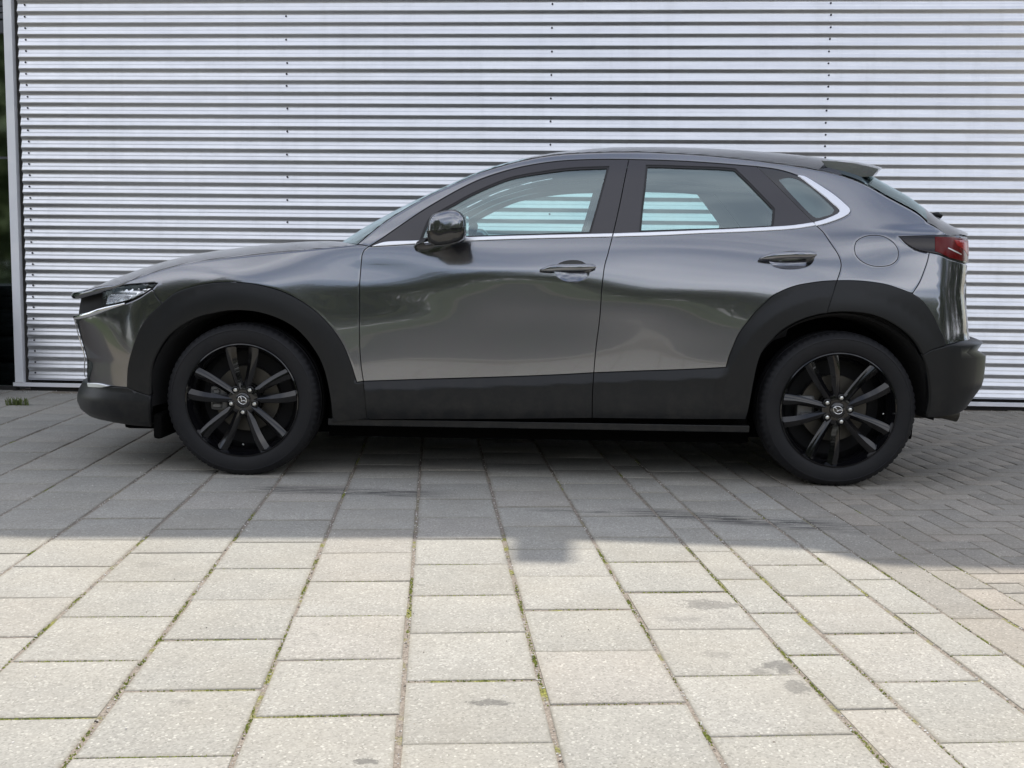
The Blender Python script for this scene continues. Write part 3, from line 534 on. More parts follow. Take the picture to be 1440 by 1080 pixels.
for sd in (-1, 1):
    near = sd < 0
    # ---- body sides
    A(panel('side_frame', loop('pillar_top', 'gate_side', 'light_top', 'light_low', 'rb_seam', '-arch_r2', '-rd_rear', 'chr_q_out', '-top_seam2', '-top_seam_r', '-top_seam', '-a_base'), M['paint'], None, side=sd, bend=.8, rw=.010,
            holes=[loop('fuel')] if near else []))
    if near: A(panel('fuel_flap', inset(loop('fuel'), .0006), M['paint'], None, side=sd, gap=.0006, off=.0, bend=.35))
    A(panel('front_wing', loop('hood_side', 'a_base', 'fd_front_up', 'fd_front', '-clad_f_end', '-arch_f2', '-fl_seam', '-hl_r', '-hl_top'), M['paint'], None, side=sd, bend=.8, rw=.010))
    A(panel('wheel_arch_trim', loop('arch_f1', 'arch_f2', 'clad_f_end', 'fd_front_low', '-sill_f', '-arch_f_in2'), M['clad'], None, side=sd, off=.006, depth=.05, fn=arch_fn, bend=.6))
    A(panel('wheel_arch_trim', loop('arch_r2', 'arch_r3', '-bump_r_top1', '-arch_r_in2', '-clad_seam_r'), M['clad'], None, side=sd, off=.006, depth=.05, fn=arch_fn, bend=.6))
    A(panel('front_bumper_corner', loop('hl_low', [(-2.2, .700), (-2.3, .69)], [(-2.30, .60), (-2.28, .5), (-2.27, .42), (-2.25, .39)], '-bump_f_top', 'arch_f1', '-fl_seam'), M['paint'], None, side=sd))
    A(panel('rear_bumper_corner', loop('rb_seam', 'arch_r3', 'bump_r_top2', [(2.15, .652), (2.30, .652), (2.30, .80), (2.28, .99)], '-light_low2'), M['paint'], None, side=sd))
    # ---- doors
    for nm in ('front_door', 'rear_door'):
        fd = nm == 'front_door'
        lp = loop('fd_front_up', 'fd_front', 'fd_clad', '-seam_b', '-chr_f_bot') if fd else loop('rd_clad', 'arch_r1', '-rd_rear', '-chr_r_bot', 'seam_b')
        dish = loop('dish_f' if fd else 'dish_r')
        d = A(panel(nm, lp, M['paint'], None, side=sd, holes=[dish])); PW[d.name] = PW[car.name]
        PWd = d
        def B(o): o.parent = PWd; return o
        cl = loop('fd_clad', 'seam_b_low', '-fd_bot', '-fd_front_low') if fd else loop('rd_clad', 'arch_r1', 'clad_seam_r', '-arch_r_in1', '-rd_bot', '-seam_b_low')
        B(panel('door_cladding', cl, M['clad'], None, side=sd, off=.003, depth=.04, fn=clad_fn, bend=.35, grid=.013))
        gl = loop('glass_f', 'glass_f2', 'glass_f3') if fd else loop('glass_r', 'glass_r2', 'glass_r3', 'glass_r4', 'glass_r5')
        fr = loop('-chr_f_top', 'top_seam', 'seam_b_up') if fd else loop('top_seam_r', 'rd_diag', '-chr_r_top', '-seam_b_up')
        B(panel('window_frame', fr, M['frame'], None, side=sd, off=-.002, holes=[gl], bend=.3, depth=.02))
        B(panel('window_seal', inset(gl, -.004), M['seal_gap_shade'], None, side=sd, off=-.006, holes=[inset(gl, .0075)], bend=0, depth=.004, gap=0))
        B(panel('window_glass', inset(gl, .002), M['glass' if near else 'glass_far'], None, side=sd, off=-.011, bend=0, depth=.001, gap=0))
        B(panel('chrome_strip', loop('chr_f_top', '-chr_f_bot') if fd else loop('chr_r_top', '-chr_r_bot'), M['satin'], None, side=sd, off=.003, bend=.45, gap=.0006, grid=.02))
        # handle recess: a shallow bowl
        c = dish.mean(0); V = []; F = []; n = len(dish); K = 7
        for k in range(K+1):
            q = c+(inset(dish, -.001)-c)*(1-k/K*.98); dp = .001+.026*math.sin(k/K*math.pi/2)**.8
            P = skin(q[:, 0], q[:, 1])-skin_n(q[:, 0], q[:, 1])*dp; V += [tuple(v) for v in P]
        for k in range(K):
            for i in range(n): j = (i+1) % n; F.append((k*n+i, k*n+j, (k+1)*n+j, (k+1)*n+i))
        F.append(tuple(K*n+i for i in range(n)))
        V = [(x, y if near else 2*YC-y, z) for x, y, z in V]; B(obj('handle_recess', mesh('handle_recess', V, F if near else [f[::-1] for f in F], M['paint'])))
        bar = CUR['bar_f' if fd else 'bar_r']; q = np.array(cat_rom(bar, .012)); t = np.linspace(0, 1, len(q))
        q[:, 1] += .002
        of = .034*np.sin(np.clip(t*1.12+.02, 0, 1)*np.pi)**.45; of = np.where(t > .6, np.maximum(of, .02), of)+.006
        P = skin(q[:, 0], q[:, 1])+skin_n(q[:, 0], q[:, 1])*of[:, None]
        rz = .0155*np.clip(.30+t*3.2, 0, 1)*np.clip((1-t)*9+.35, 0, 1)
        V = []; F = []; n = 14
        for i, p in enumerate(P):
            for j in range(n):
                th = 2*math.pi*j/n; sy, sz = math.cos(th), math.sin(th); sg = lambda v, e: math.copysign(abs(v)**e, v)
                y = p[1]-.009*sg(sy, .8); V.append((p[0], y if near else 2*YC-y, p[2]+rz[i]*sg(sz, .8)))
        for i in range(len(P)-1):
            for j in range(n): f = (i*n+j, (i+1)*n+j, (i+1)*n+(j+1) % n, i*n+(j+1) % n); F.append(f if near else f[::-1])
        F.append(tuple(range(n))); F.append(tuple(range((len(P)-1)*n, len(P)*n)))
        B(obj('door_handle', mesh('door_handle', V, F, M['paint'])))
        e = P[int(len(P)*.86)]; yy = (e[1], e[1]+.055); yy = yy if near else (2*YC-yy[1], 2*YC-yy[0])
        bb = box('handle_mount', (e[0]-.022, e[0]+.02, yy[0], yy[1], e[2]-.017, e[2]+.013), M['paint'], bev=.006); B(bb)
        # light grey lining around the window, seen through the glass
        B(panel('window_lining', inset(fr, .004), M['trimlight'], None, side=sd, off=-.045, holes=[inset(gl, -.004)], bend=.3, depth=.02))
        x0, x1 = (-.78, .40) if fd else (.42, 1.0)
        lo = np.array([(x0, .36), (x1, .36), (x1, 1.03), (x0, 1.0)]) if fd else np.array([(x0, .36), (.80, .36), (.85, .62), (1.02, .84), (1.25, .93), (1.26, 1.03), (x0, 1.03)])
        B(panel('door_lining', loop([tuple(p) for p in lo]), M['seat'], None, side=sd, off=-.07, bend=0, depth=.01, grid=.08))
    # ---- rear quarter window
    qf = loop('rd_diag', [CUR['chr_q_in'][0]], 'chr_q_in', '-top_seam2')
    q = A(panel('quarter_window_frame', qf, M['gloss'], None, side=sd, off=-.002, holes=[loop('q_glass')], bend=.3)); PW[q.name] = PW[car.name]
    g_ = panel('quarter_glass', inset(loop('q_glass'), -.002), M['glass_quarter'], None, side=sd, off=-.004, bend=0, depth=.001, gap=0); g_.parent = q
    g_ = panel('chrome_strip', loop('chr_q_out', '-chr_q_in'), M['satin'], None, side=sd, off=.003, bend=.45, gap=.0008, grid=.02); g_.parent = q
    A(panel('pillar_lining', loop('pillar_top', [(1.70, 1.17)], [(1.45, 1.06)], '-chr_q_out' if False else [(1.40, 1.05)], '-rd_diag', '-top_seam_r', '-top_seam'), M['trimlight'], None, side=sd, off=-.06, bend=.2, depth=.01))
    # ---- lights
    hl = loop('hl_top', 'hl_r', 'hl_low', [(-2.2, .700), (-2.3, .695), (-2.45, .69), (-2.738, .69), (-2.738, .785), (-2.6, .785), (-2.45, .787), (-2.3, .792), (-2.2, .800), (-2.1, .813), (-2.0, .831)])
    h = A(panel('headlight', hl, M['dark'], None, side=sd, off=-.030, bend=.1)); PW[h.name] = PW[car.name]
    lens = loop([(-2.005, .755), (-1.935, .765), (-1.86, .783), (-1.79, .812), (-1.745, .842), (-1.82, .848), (-1.93, .843), (-1.985, .832), (-2.008, .80)])
    def dl(s, z): return .0008*np.sin(np.asarray(z)*420)-(np.asarray(z)-.80)*.28
    g_ = panel('lamp_reflector', inset(lens, .003), M['lamp_inner'], None, side=sd, off=-.014, bend=.4, fn=dl, depth=.004, grid=.008, gap=.001); g_.parent = h
    g_ = panel('lamp_lens', hl[(hl[:, 0] > -2.15)] if False else loop([(-2.03, .737), (-1.99, .742), (-1.875, .769), (-1.80, .796), (-1.735, .835), (-1.712, .857), (-1.82, .853), (-1.93, .842), (-2.0, .828), (-2.03, .80)]), M['lens'], None, side=sd, off=.0, bend=.3, depth=.004); g_.parent = h
    a = np.array(cat_rom(CUR['hl_low'])+[np.array(p) for p in ((-2.16, .703), (-2.23, .695), (-2.30, .69))]); a = a[a[:, 0] < -1.86]
    ch = [tuple(p) for p in skin(a[:, 0], a[:, 1])+skin_n(a[:, 0], a[:, 1])*.004]
    b = np.array(cat_rom([(-2.30, .69), (-2.36, .62), (-2.38, .53), (-2.40, .45), (-2.46, .40), (-2.6, .385), (-2.745, .38)])); ch2 = [tuple(p) for p in skin(b[:, 0], b[:, 1])+skin_n(b[:, 0], b[:, 1])*.000]
    pth = ch+ch2[1:]; pth = pth if near else [(x, 2*YC-y, z) for x, y, z in pth]
    V, F = tube(pth, [(.004+.009*min(1, i/10)) if i < len(ch)-3 else max(.0028, .012-.0016*(i-len(ch)+3)) for i in range(len(pth))], 8, flat=.6); A(obj('grille_wing_trim', mesh('grille_wing_trim', V, F, M['chrome'])))
    A(panel('grille', loop([(-2.31, .685), (-2.35, .60), (-2.36, .50), (-2.36, .40), (-2.742, .39), (-2.742, .685)]), M['gloss'], None, side=sd, off=-.02, bend=0, fn=lambda s, z: .008*np.sin(np.asarray(z)*160)*np.sin(np.asarray(s)*90), grid=.012))
    A(panel('lower_front_bumper', loop('bump_f_top', [(-2.3, .384), (-2.742, .38), (-2.742, .23), (-2.4, .228), (-2.2, .225)], '-bump_f_bot', 'arch_f_in'), M['clad'], None, side=sd, off=.004, depth=.04, fn=lambda s, z: .012*np.clip((.375-z)/.05, 0, 1)-.03*np.clip((.27-z)/.08, 0, 1)**2))
    A(panel('silver_slot', loop('slot', [(-2.06, .380), (-2.20, .372)]), M['satin'], None, side=sd, off=.012, bend=.3, depth=.012, gap=.0))
    t = A(panel('taillight', loop('light_low', 'light_low2', [(2.15, .998), (2.4, .995), (2.74, .995), (2.74, 1.119), (2.4, 1.119)], '-light_top2', 'light_top'), M['smoke'], None, side=sd, off=.002, bend=.3)); PW[t.name] = PW[car.name]
    g_ = panel('red_lens', loop([(1.735, 1.045), (1.80, 1.032), (1.88, 1.018), (2.03, 1.008), (2.25, 1.004), (2.35, 1.004), (2.35, 1.107), (2.1, 1.108), (1.90, 1.108), (1.74, 1.108)]), M['red'], None, side=sd, off=.0045, bend=.3, depth=.004, gap=0); g_.parent = t
    g_ = panel('red_light_bar', loop([(1.95, 1.096), (2.10, 1.098), (2.30, 1.098), (2.30, 1.030), (2.24, 1.030), (2.12, 1.055), (1.99, 1.073)]), M['red2'], None, side=sd, off=.0055, bend=.3, depth=.003, gap=0); g_.parent = t
    g_ = panel('lamp_chrome_line', loop([(1.86, 1.062), (1.95, 1.049), (2.05, 1.036), (2.05, 1.0325), (1.94, 1.045), (1.86, 1.058)]), M['satin'], None, side=sd, off=.006, bend=0, depth=.003, gap=0); g_.parent = t
    A(panel('tailgate', loop([(2.305, .652), (2.742, .652), (2.742, .99), (2.285, .99)]), M['paint'], None, side=sd, off=-.002))
    rb = A(panel('lower_rear_bumper', loop('bump_r_top1', 'bump_r_top2', [(2.3, .651), (2.742, .651), (2.742, .36), (2.4, .355)], '-bump_r_bot', '-arch_r_in3'), M['clad'], None, side=sd, off=.006, depth=.05,
            fn=lambda s, z: .014*np.clip((np.asarray(s)-1.75)/.35, 0, 1)*np.clip((.655-z)/.02, 0, 1)-.035*np.clip((np.asarray(s)-1.95)/.12, 0, 1)*(np.abs(np.asarray(z)-.600) < .013)))
    # ---- hidden inner shell so that no light leaks
    sh = loop([(-2.15, .26), (-1.76, .26), (-1.74, .36)], [(-1.3275+.42*math.cos(a), .342+.42*math.sin(a)) for a in np.linspace(math.pi, 0, 20)], [(-.90, .30), (.90, .30)],
              [(1.3275+.42*math.cos(a), .342+.42*math.sin(a)) for a in np.linspace(math.pi, 0, 20)], [(1.74, .36), (2.2, .37), (2.6, .40), (2.7, .40), (2.7, 1.08), (1.75, 1.10), (1.3, .97), (.4, .96), (-.75, .97), (-1.9, .80), (-2.15, .74)])
    A(panel('body_shell', sh, M['dark'], None, side=sd, off=-.045, bend=0, depth=.004, grid=.06))
    # ---- wheel housings
    for hx in (-1.3275, 1.3275):
        V, F = lathe([(.425, .02), (.415, .06), (.405, .12), (.40, .30), (.40, .42), (.02, .44)], 48, -.10, math.pi+.10)
        V = [(hx+x, y if near else 2*YC-y, .345+z) for x, y, z in V]; A(obj('wheel_housing', mesh('wheel_housing', V, F, M['dark'])))
    # ---- sill strip
    y0, y1 = (.035, .075) if near else (2*YC-.075, 2*YC-.035)
    A(box('sill_strip', (-.945, .945, y0, y1, .232, .262), M['clad'], bev=.003)); y0, y1 = (.075, .13) if near else (2*YC-.13, 2*YC-.075)
    A(box('sill', (-.94, .94, y0, y1, .225, .34), M['pitch'], bev=.01))
    y0, y1 = (.03, .25) if near else (2*YC-.25, 2*YC-.03)
    fl = A(box('air_deflector', (-1.742, -1.70, y0, y1, .155, .27), M['pitch'], bev=.016)); 
# ---- bonnet, windscreen, roof, rear window
Rr = SPAN['hood']['rows']
for sd in (-1, 1):
    e = cat_rom([(a[0], a[1], a[2]) for a in Rr[:9]], .03); e = [(p[0]-.004, p[1] if sd < 0 else 2*YC-p[1], p[2]-.004) for p in e]
    V, F = tube(e, [.017 if i < len(e)-8 else .017*(len(e)-i)/8+.001 for i in range(len(e))], 10, flat=.8); A(obj('bonnet_lip', mesh('bonnet_lip', V, F, M['paint'])))
Rr = Rr; A(span('bonnet', Rr, 2, 2.2, M['paint'], None, off=-.0015))
T = SPAN['top']['rows']; G = SPAN['gate']['rows']
ws = T[:11]; A(span('windscreen', ws, 2, 2.3, M['screen'], None, t0=.015))
rf = T[10:22]; A(span('roof', rf, 2, 2.3, M['paint'], None))
A(span('headliner', [[a, b, c-.03, d, e-.035] for a, b, c, d, e in T[11:23]], 2, 2.3, M['trimlight'], None, t0=.06))
rg = T[21:27]; A(span('rear_window', rg, 2, 2.3, M['glass_dark'], None, t0=.03))
tg = [T[-1]]+G[1:]; A(span('tailgate_top', tg, 2, 2.3, M['paint'], None))
# gate surround strip beside the rear glass
# spoiler: section lofted across the car
S_ = [(1.29, 1.463), (1.36, 1.462), (1.44, 1.453), (1.50, 1.442), (1.551, 1.430), (1.550, 1.423), (1.527, 1.394), (1.419, 1.390), (1.33, 1.42)]
V = []; F = []; K = 24
for i in range(K+1):
    t = i/K*2-1; k = 1-t*t
    for (x, z) in S_:
        V.append((x-.004+.13*k, YC+.565*t, z-.004+.046*k))
n = len(S_)
for i in range(K):
    for j in range(n): F.append((i*n+j, i*n+(j+1) % n, (i+1)*n+(j+1) % n, (i+1)*n+j))
F.append(tuple(range(n))[::-1]); F.append(tuple(range(K*n, K*n+n)))
sp = A(obj('roof_spoiler', smooth_by_angle(mesh('roof_spoiler', V, F, M['paint']), 30)))
V, F = tube([(1.90, .60, 1.235), (1.925, .60, 1.237), (1.945, .60, 1.226)], [.010, .013, .011], 8); A(obj('rear_wiper', mesh('rear_wiper', V, F, M['clad'])))
V, F = tube([(-.80, .25, 1.058), (-.86, .6, 1.085), (-.90, 1.2, 1.09)], .008, 6); A(obj('windscreen_wiper', mesh('windscreen_wiper', V, F, M['clad'])))
# underbody boxes, hung low and coloured pitch black to deepen the shade beneath
A(box('underbody', (-.985, .985, .26, 2*YC-.26, .148, .34), M['pitch'], bev=.01))
A(box('front_underbody', (-1.98, -.9, .30, 2*YC-.30, .16, .72), M['pitch'], bev=.02)); A(box('rear_underbody', (.9, 1.76, .30, 2*YC-.30, .17, .80), M['pitch'], bev=.02))
V, F = tube([(1.5, .35, .30), (1.9, .33, .30), (1.97, .33, .285)], .028, 12); A(obj('exhaust_pipe', mesh('exhaust_pipe', V, F, M['disc'])))
# ---- wing mirrors
MO = cat_rom([(-.483, 1.10), (-.477, 1.145), (-.463, 1.168), (-.422, 1.184), (-.371, 1.192), (-.340, 1.180), (-.322, 1.156), (-.3185, 1.12), (-.319, 1.09), (-.328, 1.068), (-.348, 1.055), (-.396, 1.041), (-.450, 1.036), (-.477, 1.056), (-.483, 1.10)], .012)[:-1]
MO = np.array(MO)
for sd in (-1, 1):
    near = sd < 0; V = []; F = []; c = np.array([-.395, 1.112]); n = len(MO); lay = [(.05, .70, 0), (.035, .90, 0), (.0, .97, 0), (-.05, 1.0, 0), (-.11, .99, 0), (-.15, .955, .002), (-.168, .88, .004), (-.177, .72, .006), (-.182, .45, .008), (-.184, .12, .008)]
    for (y, s, sx) in lay:
        for p in MO:
            q = c+(p-c)*s; yy = y-.02; V.append((q[0]+sx, yy if near else 2*YC-yy, q[1]-sx*.4))
    for i in range(len(lay)-1):
        for j in range(n): f = (i*n+j, (i+1)*n+j, (i+1)*n+(j+1) % n, i*n+(j+1) % n); F.append(f[::-1] if near else f)
    F.append(tuple(range(n))); F.append(tuple(range((len(lay)-1)*n, len(lay)*n)))
    me = mesh('wing_mirror', V, F, [M['paint'], M['gloss']])
    me.materials[0] = M['paint']
    mi = A(obj('wing_mirror', me)); PW[mi.name] = PW[car.name]
    # lower shell
    V2 = []; F2 = []
    lowo = [(-.486, 1.098), (-.45, 1.072), (-.39, 1.084), (-.345, 1.104), (-.3165, 1.118), (-.3165, 1.09), (-.326, 1.066), (-.347, 1.052), (-.396, 1.038), (-.451, 1.033), (-.480, 1.054)]
    lowo = np.array(lowo); n = len(lowo)
    for (y, s, sx) in lay:
        for p in lowo:
            q = c+(p-c)*(s*1.012+.002); yy = y-.0215; V2.append((q[0]+sx, yy if near else 2*YC-yy, q[1]-sx*.4))
    for i in range(len(lay)-1):
        for j in range(n): f = (i*n+j, (i+1)*n+j, (i+1)*n+(j+1) % n, i*n+(j+1) % n); F2.append(f[::-1] if near else f)
    F2.append(tuple(range(n))); F2.append(tuple(range((len(lay)-1)*n, len(lay)*n)))
    o = obj('mirror_lower_shell', smooth_by_angle(mesh('mirror_lower_shell', V2, F2, M['gloss']), 50), mi)
    # foot
    V3 = []; F3 = []; ft = [(.045, -.56, -.40, 1.012, 1.062), (.02, -.56, -.385, 1.018, 1.075), (-.02, -.545, -.36, 1.024, 1.085), (-.07, -.505, -.34, 1.036, 1.088)]
    for (y, x0, x1, z0, z1) in ft:
        for a in range(14):
            th = 2*math.pi*a/14; V3.append(((x0+x1)/2+(x1-x0)/2*math.cos(th), y if near else 2*YC-y, (z0+z1)/2+(z1-z0)/2*math.sin(th)+.10*((x0+x1)/2+(x1-x0)/2*math.cos(th)-(x0+x1)/2)))
    for i in range(len(ft)-1):
        for j in range(14): f = (i*14+j, i*14+(j+1) % 14, (i+1)*14+(j+1) % 14, (i+1)*14+j); F3.append(f if near else f[::-1])
    obj('mirror_foot', mesh('mirror_foot', V3, F3, M['gloss']), mi)
    yy = (.0, .05) if near else (2*YC-.05, 2*YC)
    V4 = [(-.321, -.14, 1.075), (-.321, .0, 1.075), (-.321, .0, 1.165), (-.321, -.14, 1.165)]; V4 = [(x+.006, (y-.01) if near else 2*YC-(y-.01), z) for x, y, z in V4]
    obj('mirror_glass', mesh('mirror_glass', V4, [(0, 1, 2, 3)], M['chrome'], False), mi)
# ---- wheels
def tyre_fn(j, i, a, r):
    if j in (12, 13, 14, 25, 26, 27): return -.0045 if (i % 4) == 0 else 0
    return 0
TP = [(.246, .030), (.252, .016), (.2570, .0100), (.2600, .0085), (.2625, .0068), (.265, .0062), (.272, .003), (.300, .000), (.314, .0015), (.3155, -.0004), (.3185, .0002), (.322, .004), (.336, .013), (.3425, .024), (.3455, .038), (.347, .058), (.340, .060), (.340, .068), (.347, .070), (.3475, .1075), (.340, .109), (.340, .117), (.347, .119), (.347, .155), (.3455, .177), (.3425, .191), (.336, .202), (.322, .211), (.300, .215), (.256, .208), (.246, .19)]
def bmesh_mesh(name, V, F, m, ang=None, smooth=True):
    me = mesh(name, V, F, m, smooth); bm = bmesh.new(); bm.from_mesh(me); bmesh.ops.recalc_face_normals(bm, faces=bm.faces); bm.to_mesh(me); bm.free()
    me.polygons.foreach_set('use_smooth', [smooth]*len(me.polygons))
    return smooth_by_angle(me, ang) if ang else me
def make_wheel():
    V, F = lathe(TP, 288, fn=tyre_fn); V = [(x, y, max(z, -.3415)) for x, y, z in V]
    tyre = bmesh_mesh('tyre', V, F, M['rubber'], 40)
    V, F = lathe([(.246, .032), (.2560, .0165), (.2550, .0072), (.2505, .0055), (.2480, .0110), (.2430, .0190), (.234, .034), (.222, .060), (.215, .10), (.215, .17), (.222, .20)], 128)
    rim = bmesh_mesh('rim', V, F, M['rim'], 35)
    # one spoke along +z, offset sideways
    def spoke(sg):
        V = []; F = []; st = []
        for k in range(9):
            t = k/8; r = .040+(.2440-.040)*t; ang = sg*R_(15.5-3.2*t**.7+1.6*math.sin(t*math.pi)); cx, cz = -r*math.sin(ang), r*math.cos(ang)
            if t == 0: cx = -sg*.011
            w = .0165+.0085*t**1.5; y = .030-.016*t**.8+.010*math.sin(t*math.pi)*0; dp = .040-.012*t
            dirx, dirz = -math.sin(ang*1.0), math.cos(ang); nx, nz = dirz, -dirx
            # face leans: one flank lit, the other dark
            sec = [(-w, .0085), (-w*.45, .0005), (w*.10, -.0022), (w, .0125), (w*.8, dp), (-w*.8, dp)]
            st.append([(cx+nx*a*(1 if sg > 0 else -1), y+b, cz+nz*a*(1 if sg > 0 else -1)) for a, b in sec])
        for s in st: V += s
        m = 6
        for i in range(8):
            for j in range(m): F.append((i*m+j, i*m+(j+1) % m, (i+1)*m+(j+1) % m, (i+1)*m+j))
        F.append(tuple(range(m))); F.append(tuple(range(8*m, 9*m)))
        return bmesh_mesh('spoke', V, F, M['rim'], 24)
    sp = [spoke(1), spoke(-1)]
    V, F = lathe([(.078, .060), (.074, .040), (.066, .030), (.040, .026), (.034, .027), (.0335, .024), (.0, .024)], 60); hub = bmesh_mesh('hub', V, F, M['rim'], 40)
    V, F = lathe([(.0325, .026), (.0320, .0205), (.029, .0185), (.020, .0170), (.0001, .0165)], 48); cap = bmesh_mesh('centre_cap', V, F, M['gloss'], 50)
    ring = []
    for i in range(36): a = 2*math.pi*i/36; ring.append((.0205*math.cos(a), .0155, .0165*math.sin(a)))
    w1 = tube(ring, .0019, 6, closed=True)
    wing = cat_rom([(-.0185, .006), (-.010, .0045), (-.004, .0005), (0, -.0075), (.004, .0005), (.010, .0045), (.0185, .006)], .002); w2 = tube([(p[0], .0150, p[1]) for p in wing], .0017, 6)
    V, F = join(w1, w2); em = bmesh_mesh('emblem', V, F, M['chrome'], None)
    V, F = lathe([(.017, .030), (.0165, .0235), (.0145, .022), (.0135, .024), (.0125, .040)], 24); cup = (V, F)
    V, F = lathe([(.0105, .040), (.0105, .024), (.0085, .0195), (.004, .018), (.0001, .018)], 6); nut = (V, F)
    cupm = bmesh_mesh('nut_seat', *cup, M['rim'], 40); nutm = bmesh_mesh('lug_nut', *nut, M['nut'], 30)
    V, F = lathe([(.070, .095), (.078, .085), (.080, .098), (.148, .098), (.150, .10), (.150, .122), (.148, .124), (.06, .124)], 80); disc = bmesh_mesh('brake_disc', V, F, M['disc'], 30)
    bm = bmesh.new(); box_bm(bm, -.165, -.085, .080, .140, -.055, .055, .014, 2); box_bm(bm, -.150, -.118, .070, .082, .018, .042, .005, 1); box_bm(bm, -.155, -.11, .068, .082, -.045, -.020, .006, 1)
    cal = bpy.data.meshes.new('brake_caliper'); bm.to_mesh(cal); bm.free(); cal.materials.append(M['caliper'])
    V, F = tube([(.205, .030, -.0), (.200, .018, 0)], .0035, 8); val = mesh('valve', V, F, M['nut'])
    V, F = lathe([(.225, .150), (.05, .150)], 40); back = mesh('back_plate', V, F, M['dark'])
    return dict(tyre=tyre, rim=rim, sp=sp, hub=hub, cap=cap, em=em, cup=cupm, nut=nutm, disc=disc, cal=cal, val=val, back=back)
WM = make_wheel()
def put_wheel(x, y, z, rz, spin, em_spin, steer=0, label=None):
    w0 = empty('wheel', (x, y-YC if True else y, z), None, rz=rz+steer, label=label); w0.parent = car
    def c(nm, me, ry=0, loc=(0, 0, 0)):
        o = bpy.data.objects.new(nm, me); o.location = loc; o.rotation_euler = (0, ry, 0); COL.objects.link(o); o.parent = w0; return o
    c('tyre', WM['tyre']); c('rim', WM['rim']); c('hub', WM['hub']); c('centre_cap', WM['cap']); c('emblem', WM['em'], em_spin); c('brake_disc', WM['disc']); c('brake_caliper', WM['cal']); c('back_plate', WM['back'])
    for k in range(5):
        a = -spin+2*math.pi*k/5
        for s in (0, 1): c('spoke', WM['sp'][s], a)
        b = spin+R_(54)+2*math.pi*k/5; lx, lz = .0555*math.cos(b), .0555*math.sin(b); c('nut_seat', WM['cup'], 0, (lx, 0, lz)); c('lug_nut', WM['nut'], .3*k, (lx, 0, lz))
    c('valve', WM['val'], -spin+R_(90) if spin == 0 else R_(4))
    return w0
put_wheel(-1.3275, .0, .3415, 0, 0, R_(38)); put_wheel(1.3275, .0, .3415, 0, R_(20), R_(20))
put_wheel(-1.3275, 2*YC, .3415, math.pi, R_(10), 0); put_wheel(1.3275, 2*YC, .3415, math.pi, R_(40), 0)
# ---- cabin
def seat(name, x, y, wdt, front=True):
    w0 = empty(name, (x, y-YC, 0), None); w0.parent = car
    def rb(nm, pts, half, m, rnd=.04):
        V = []; F = []; n = len(pts); lay = [(-1, .80), (-.92, .95), (-.6, 1), (.6, 1), (.92, .95), (1, .80)]; c = np.mean(pts, 0)
        for (t, s) in lay:
            for p in pts: q = c+(np.array(p)-c)*s; V.append((q[0], half*t, q[1]))
        for i in range(len(lay)-1):
            for j in range(n): F.append((i*n+j, i*n+(j+1) % n, (i+1)*n+(j+1) % n, (i+1)*n+j))
        F.append(tuple(range(n))); F.append(tuple(range((len(lay)-1)*n, len(lay)*n)))
        o = obj(nm, bmesh_mesh(nm, V, F, m)); o.parent = w0; return o
    rb('seat_cushion', [(-.50, .52), (-.52, .62), (-.45, .67), (.0, .63), (.05, .52)], wdt, M['seat'])
    rb('seat_back', [(-.03, .60), (.06, .58), (.17, .62), (.30, 1.08), (.285, 1.15), (.22, 1.17), (.165, 1.12), (.06, .80)], wdt, M['seat'])
    V, F = tube([(.235, 0, 1.14), (.25, 0, 1.22)], .008, 6); 
    rb('headrest', [(.20, 1.19), (.225, 1.17), (.285, 1.18), (.315, 1.25), (.315, 1.33), (.285, 1.355), (.235, 1.345), (.205, 1.28)], .13, M['seat'])
seat('front_seat', .165, .52, .24); seat('front_seat', .165, 1.26, .24)
w0 = seat('rear_bench', .98, YC, .62)
V, F = tube([(.19*math.cos(a)*math.sin(R_(25))-.40, .50+.185*math.sin(a), .985+.185*math.cos(a)*math.cos(R_(25))) for a in np.linspace(0, 2*math.pi, 40)[:-1]], .015, 8, closed=True); A(obj('steering_wheel', mesh('steering_wheel', V, F, M['plasticdark'])))
V = []; F = []
prof = [(-.92, 1.00), (-.80, 1.045), (-.62, 1.05), (-.50, 1.03), (-.46, .96), (-.50, .70), (-.60, .5)]
for i, (x, z) in enumerate(prof):
    for k in range(9): V.append((x, .16+(2*YC-.32)*k/8, z))
for i in range(len(prof)-1):
    for k in range(8): F.append((i*9+k, i*9+k+1, (i+1)*9+k+1, (i+1)*9+k))
A(obj('dashboard', mesh('dashboard', V, F, M['plasticdark'])))
A(box('cabin_floor', (-.88, .88, .12, 2*YC-.12, .42, .46), M['seat'])); A(box('parcel_shelf', (1.28, 1.72, .17, 2*YC-.17, .99, 1.01), M['plasticdark']))
A(box('rear_view_mirror', (-.36, -.33, YC-.11, YC+.11, 1.33, 1.39), M['gloss'], bev=.008))

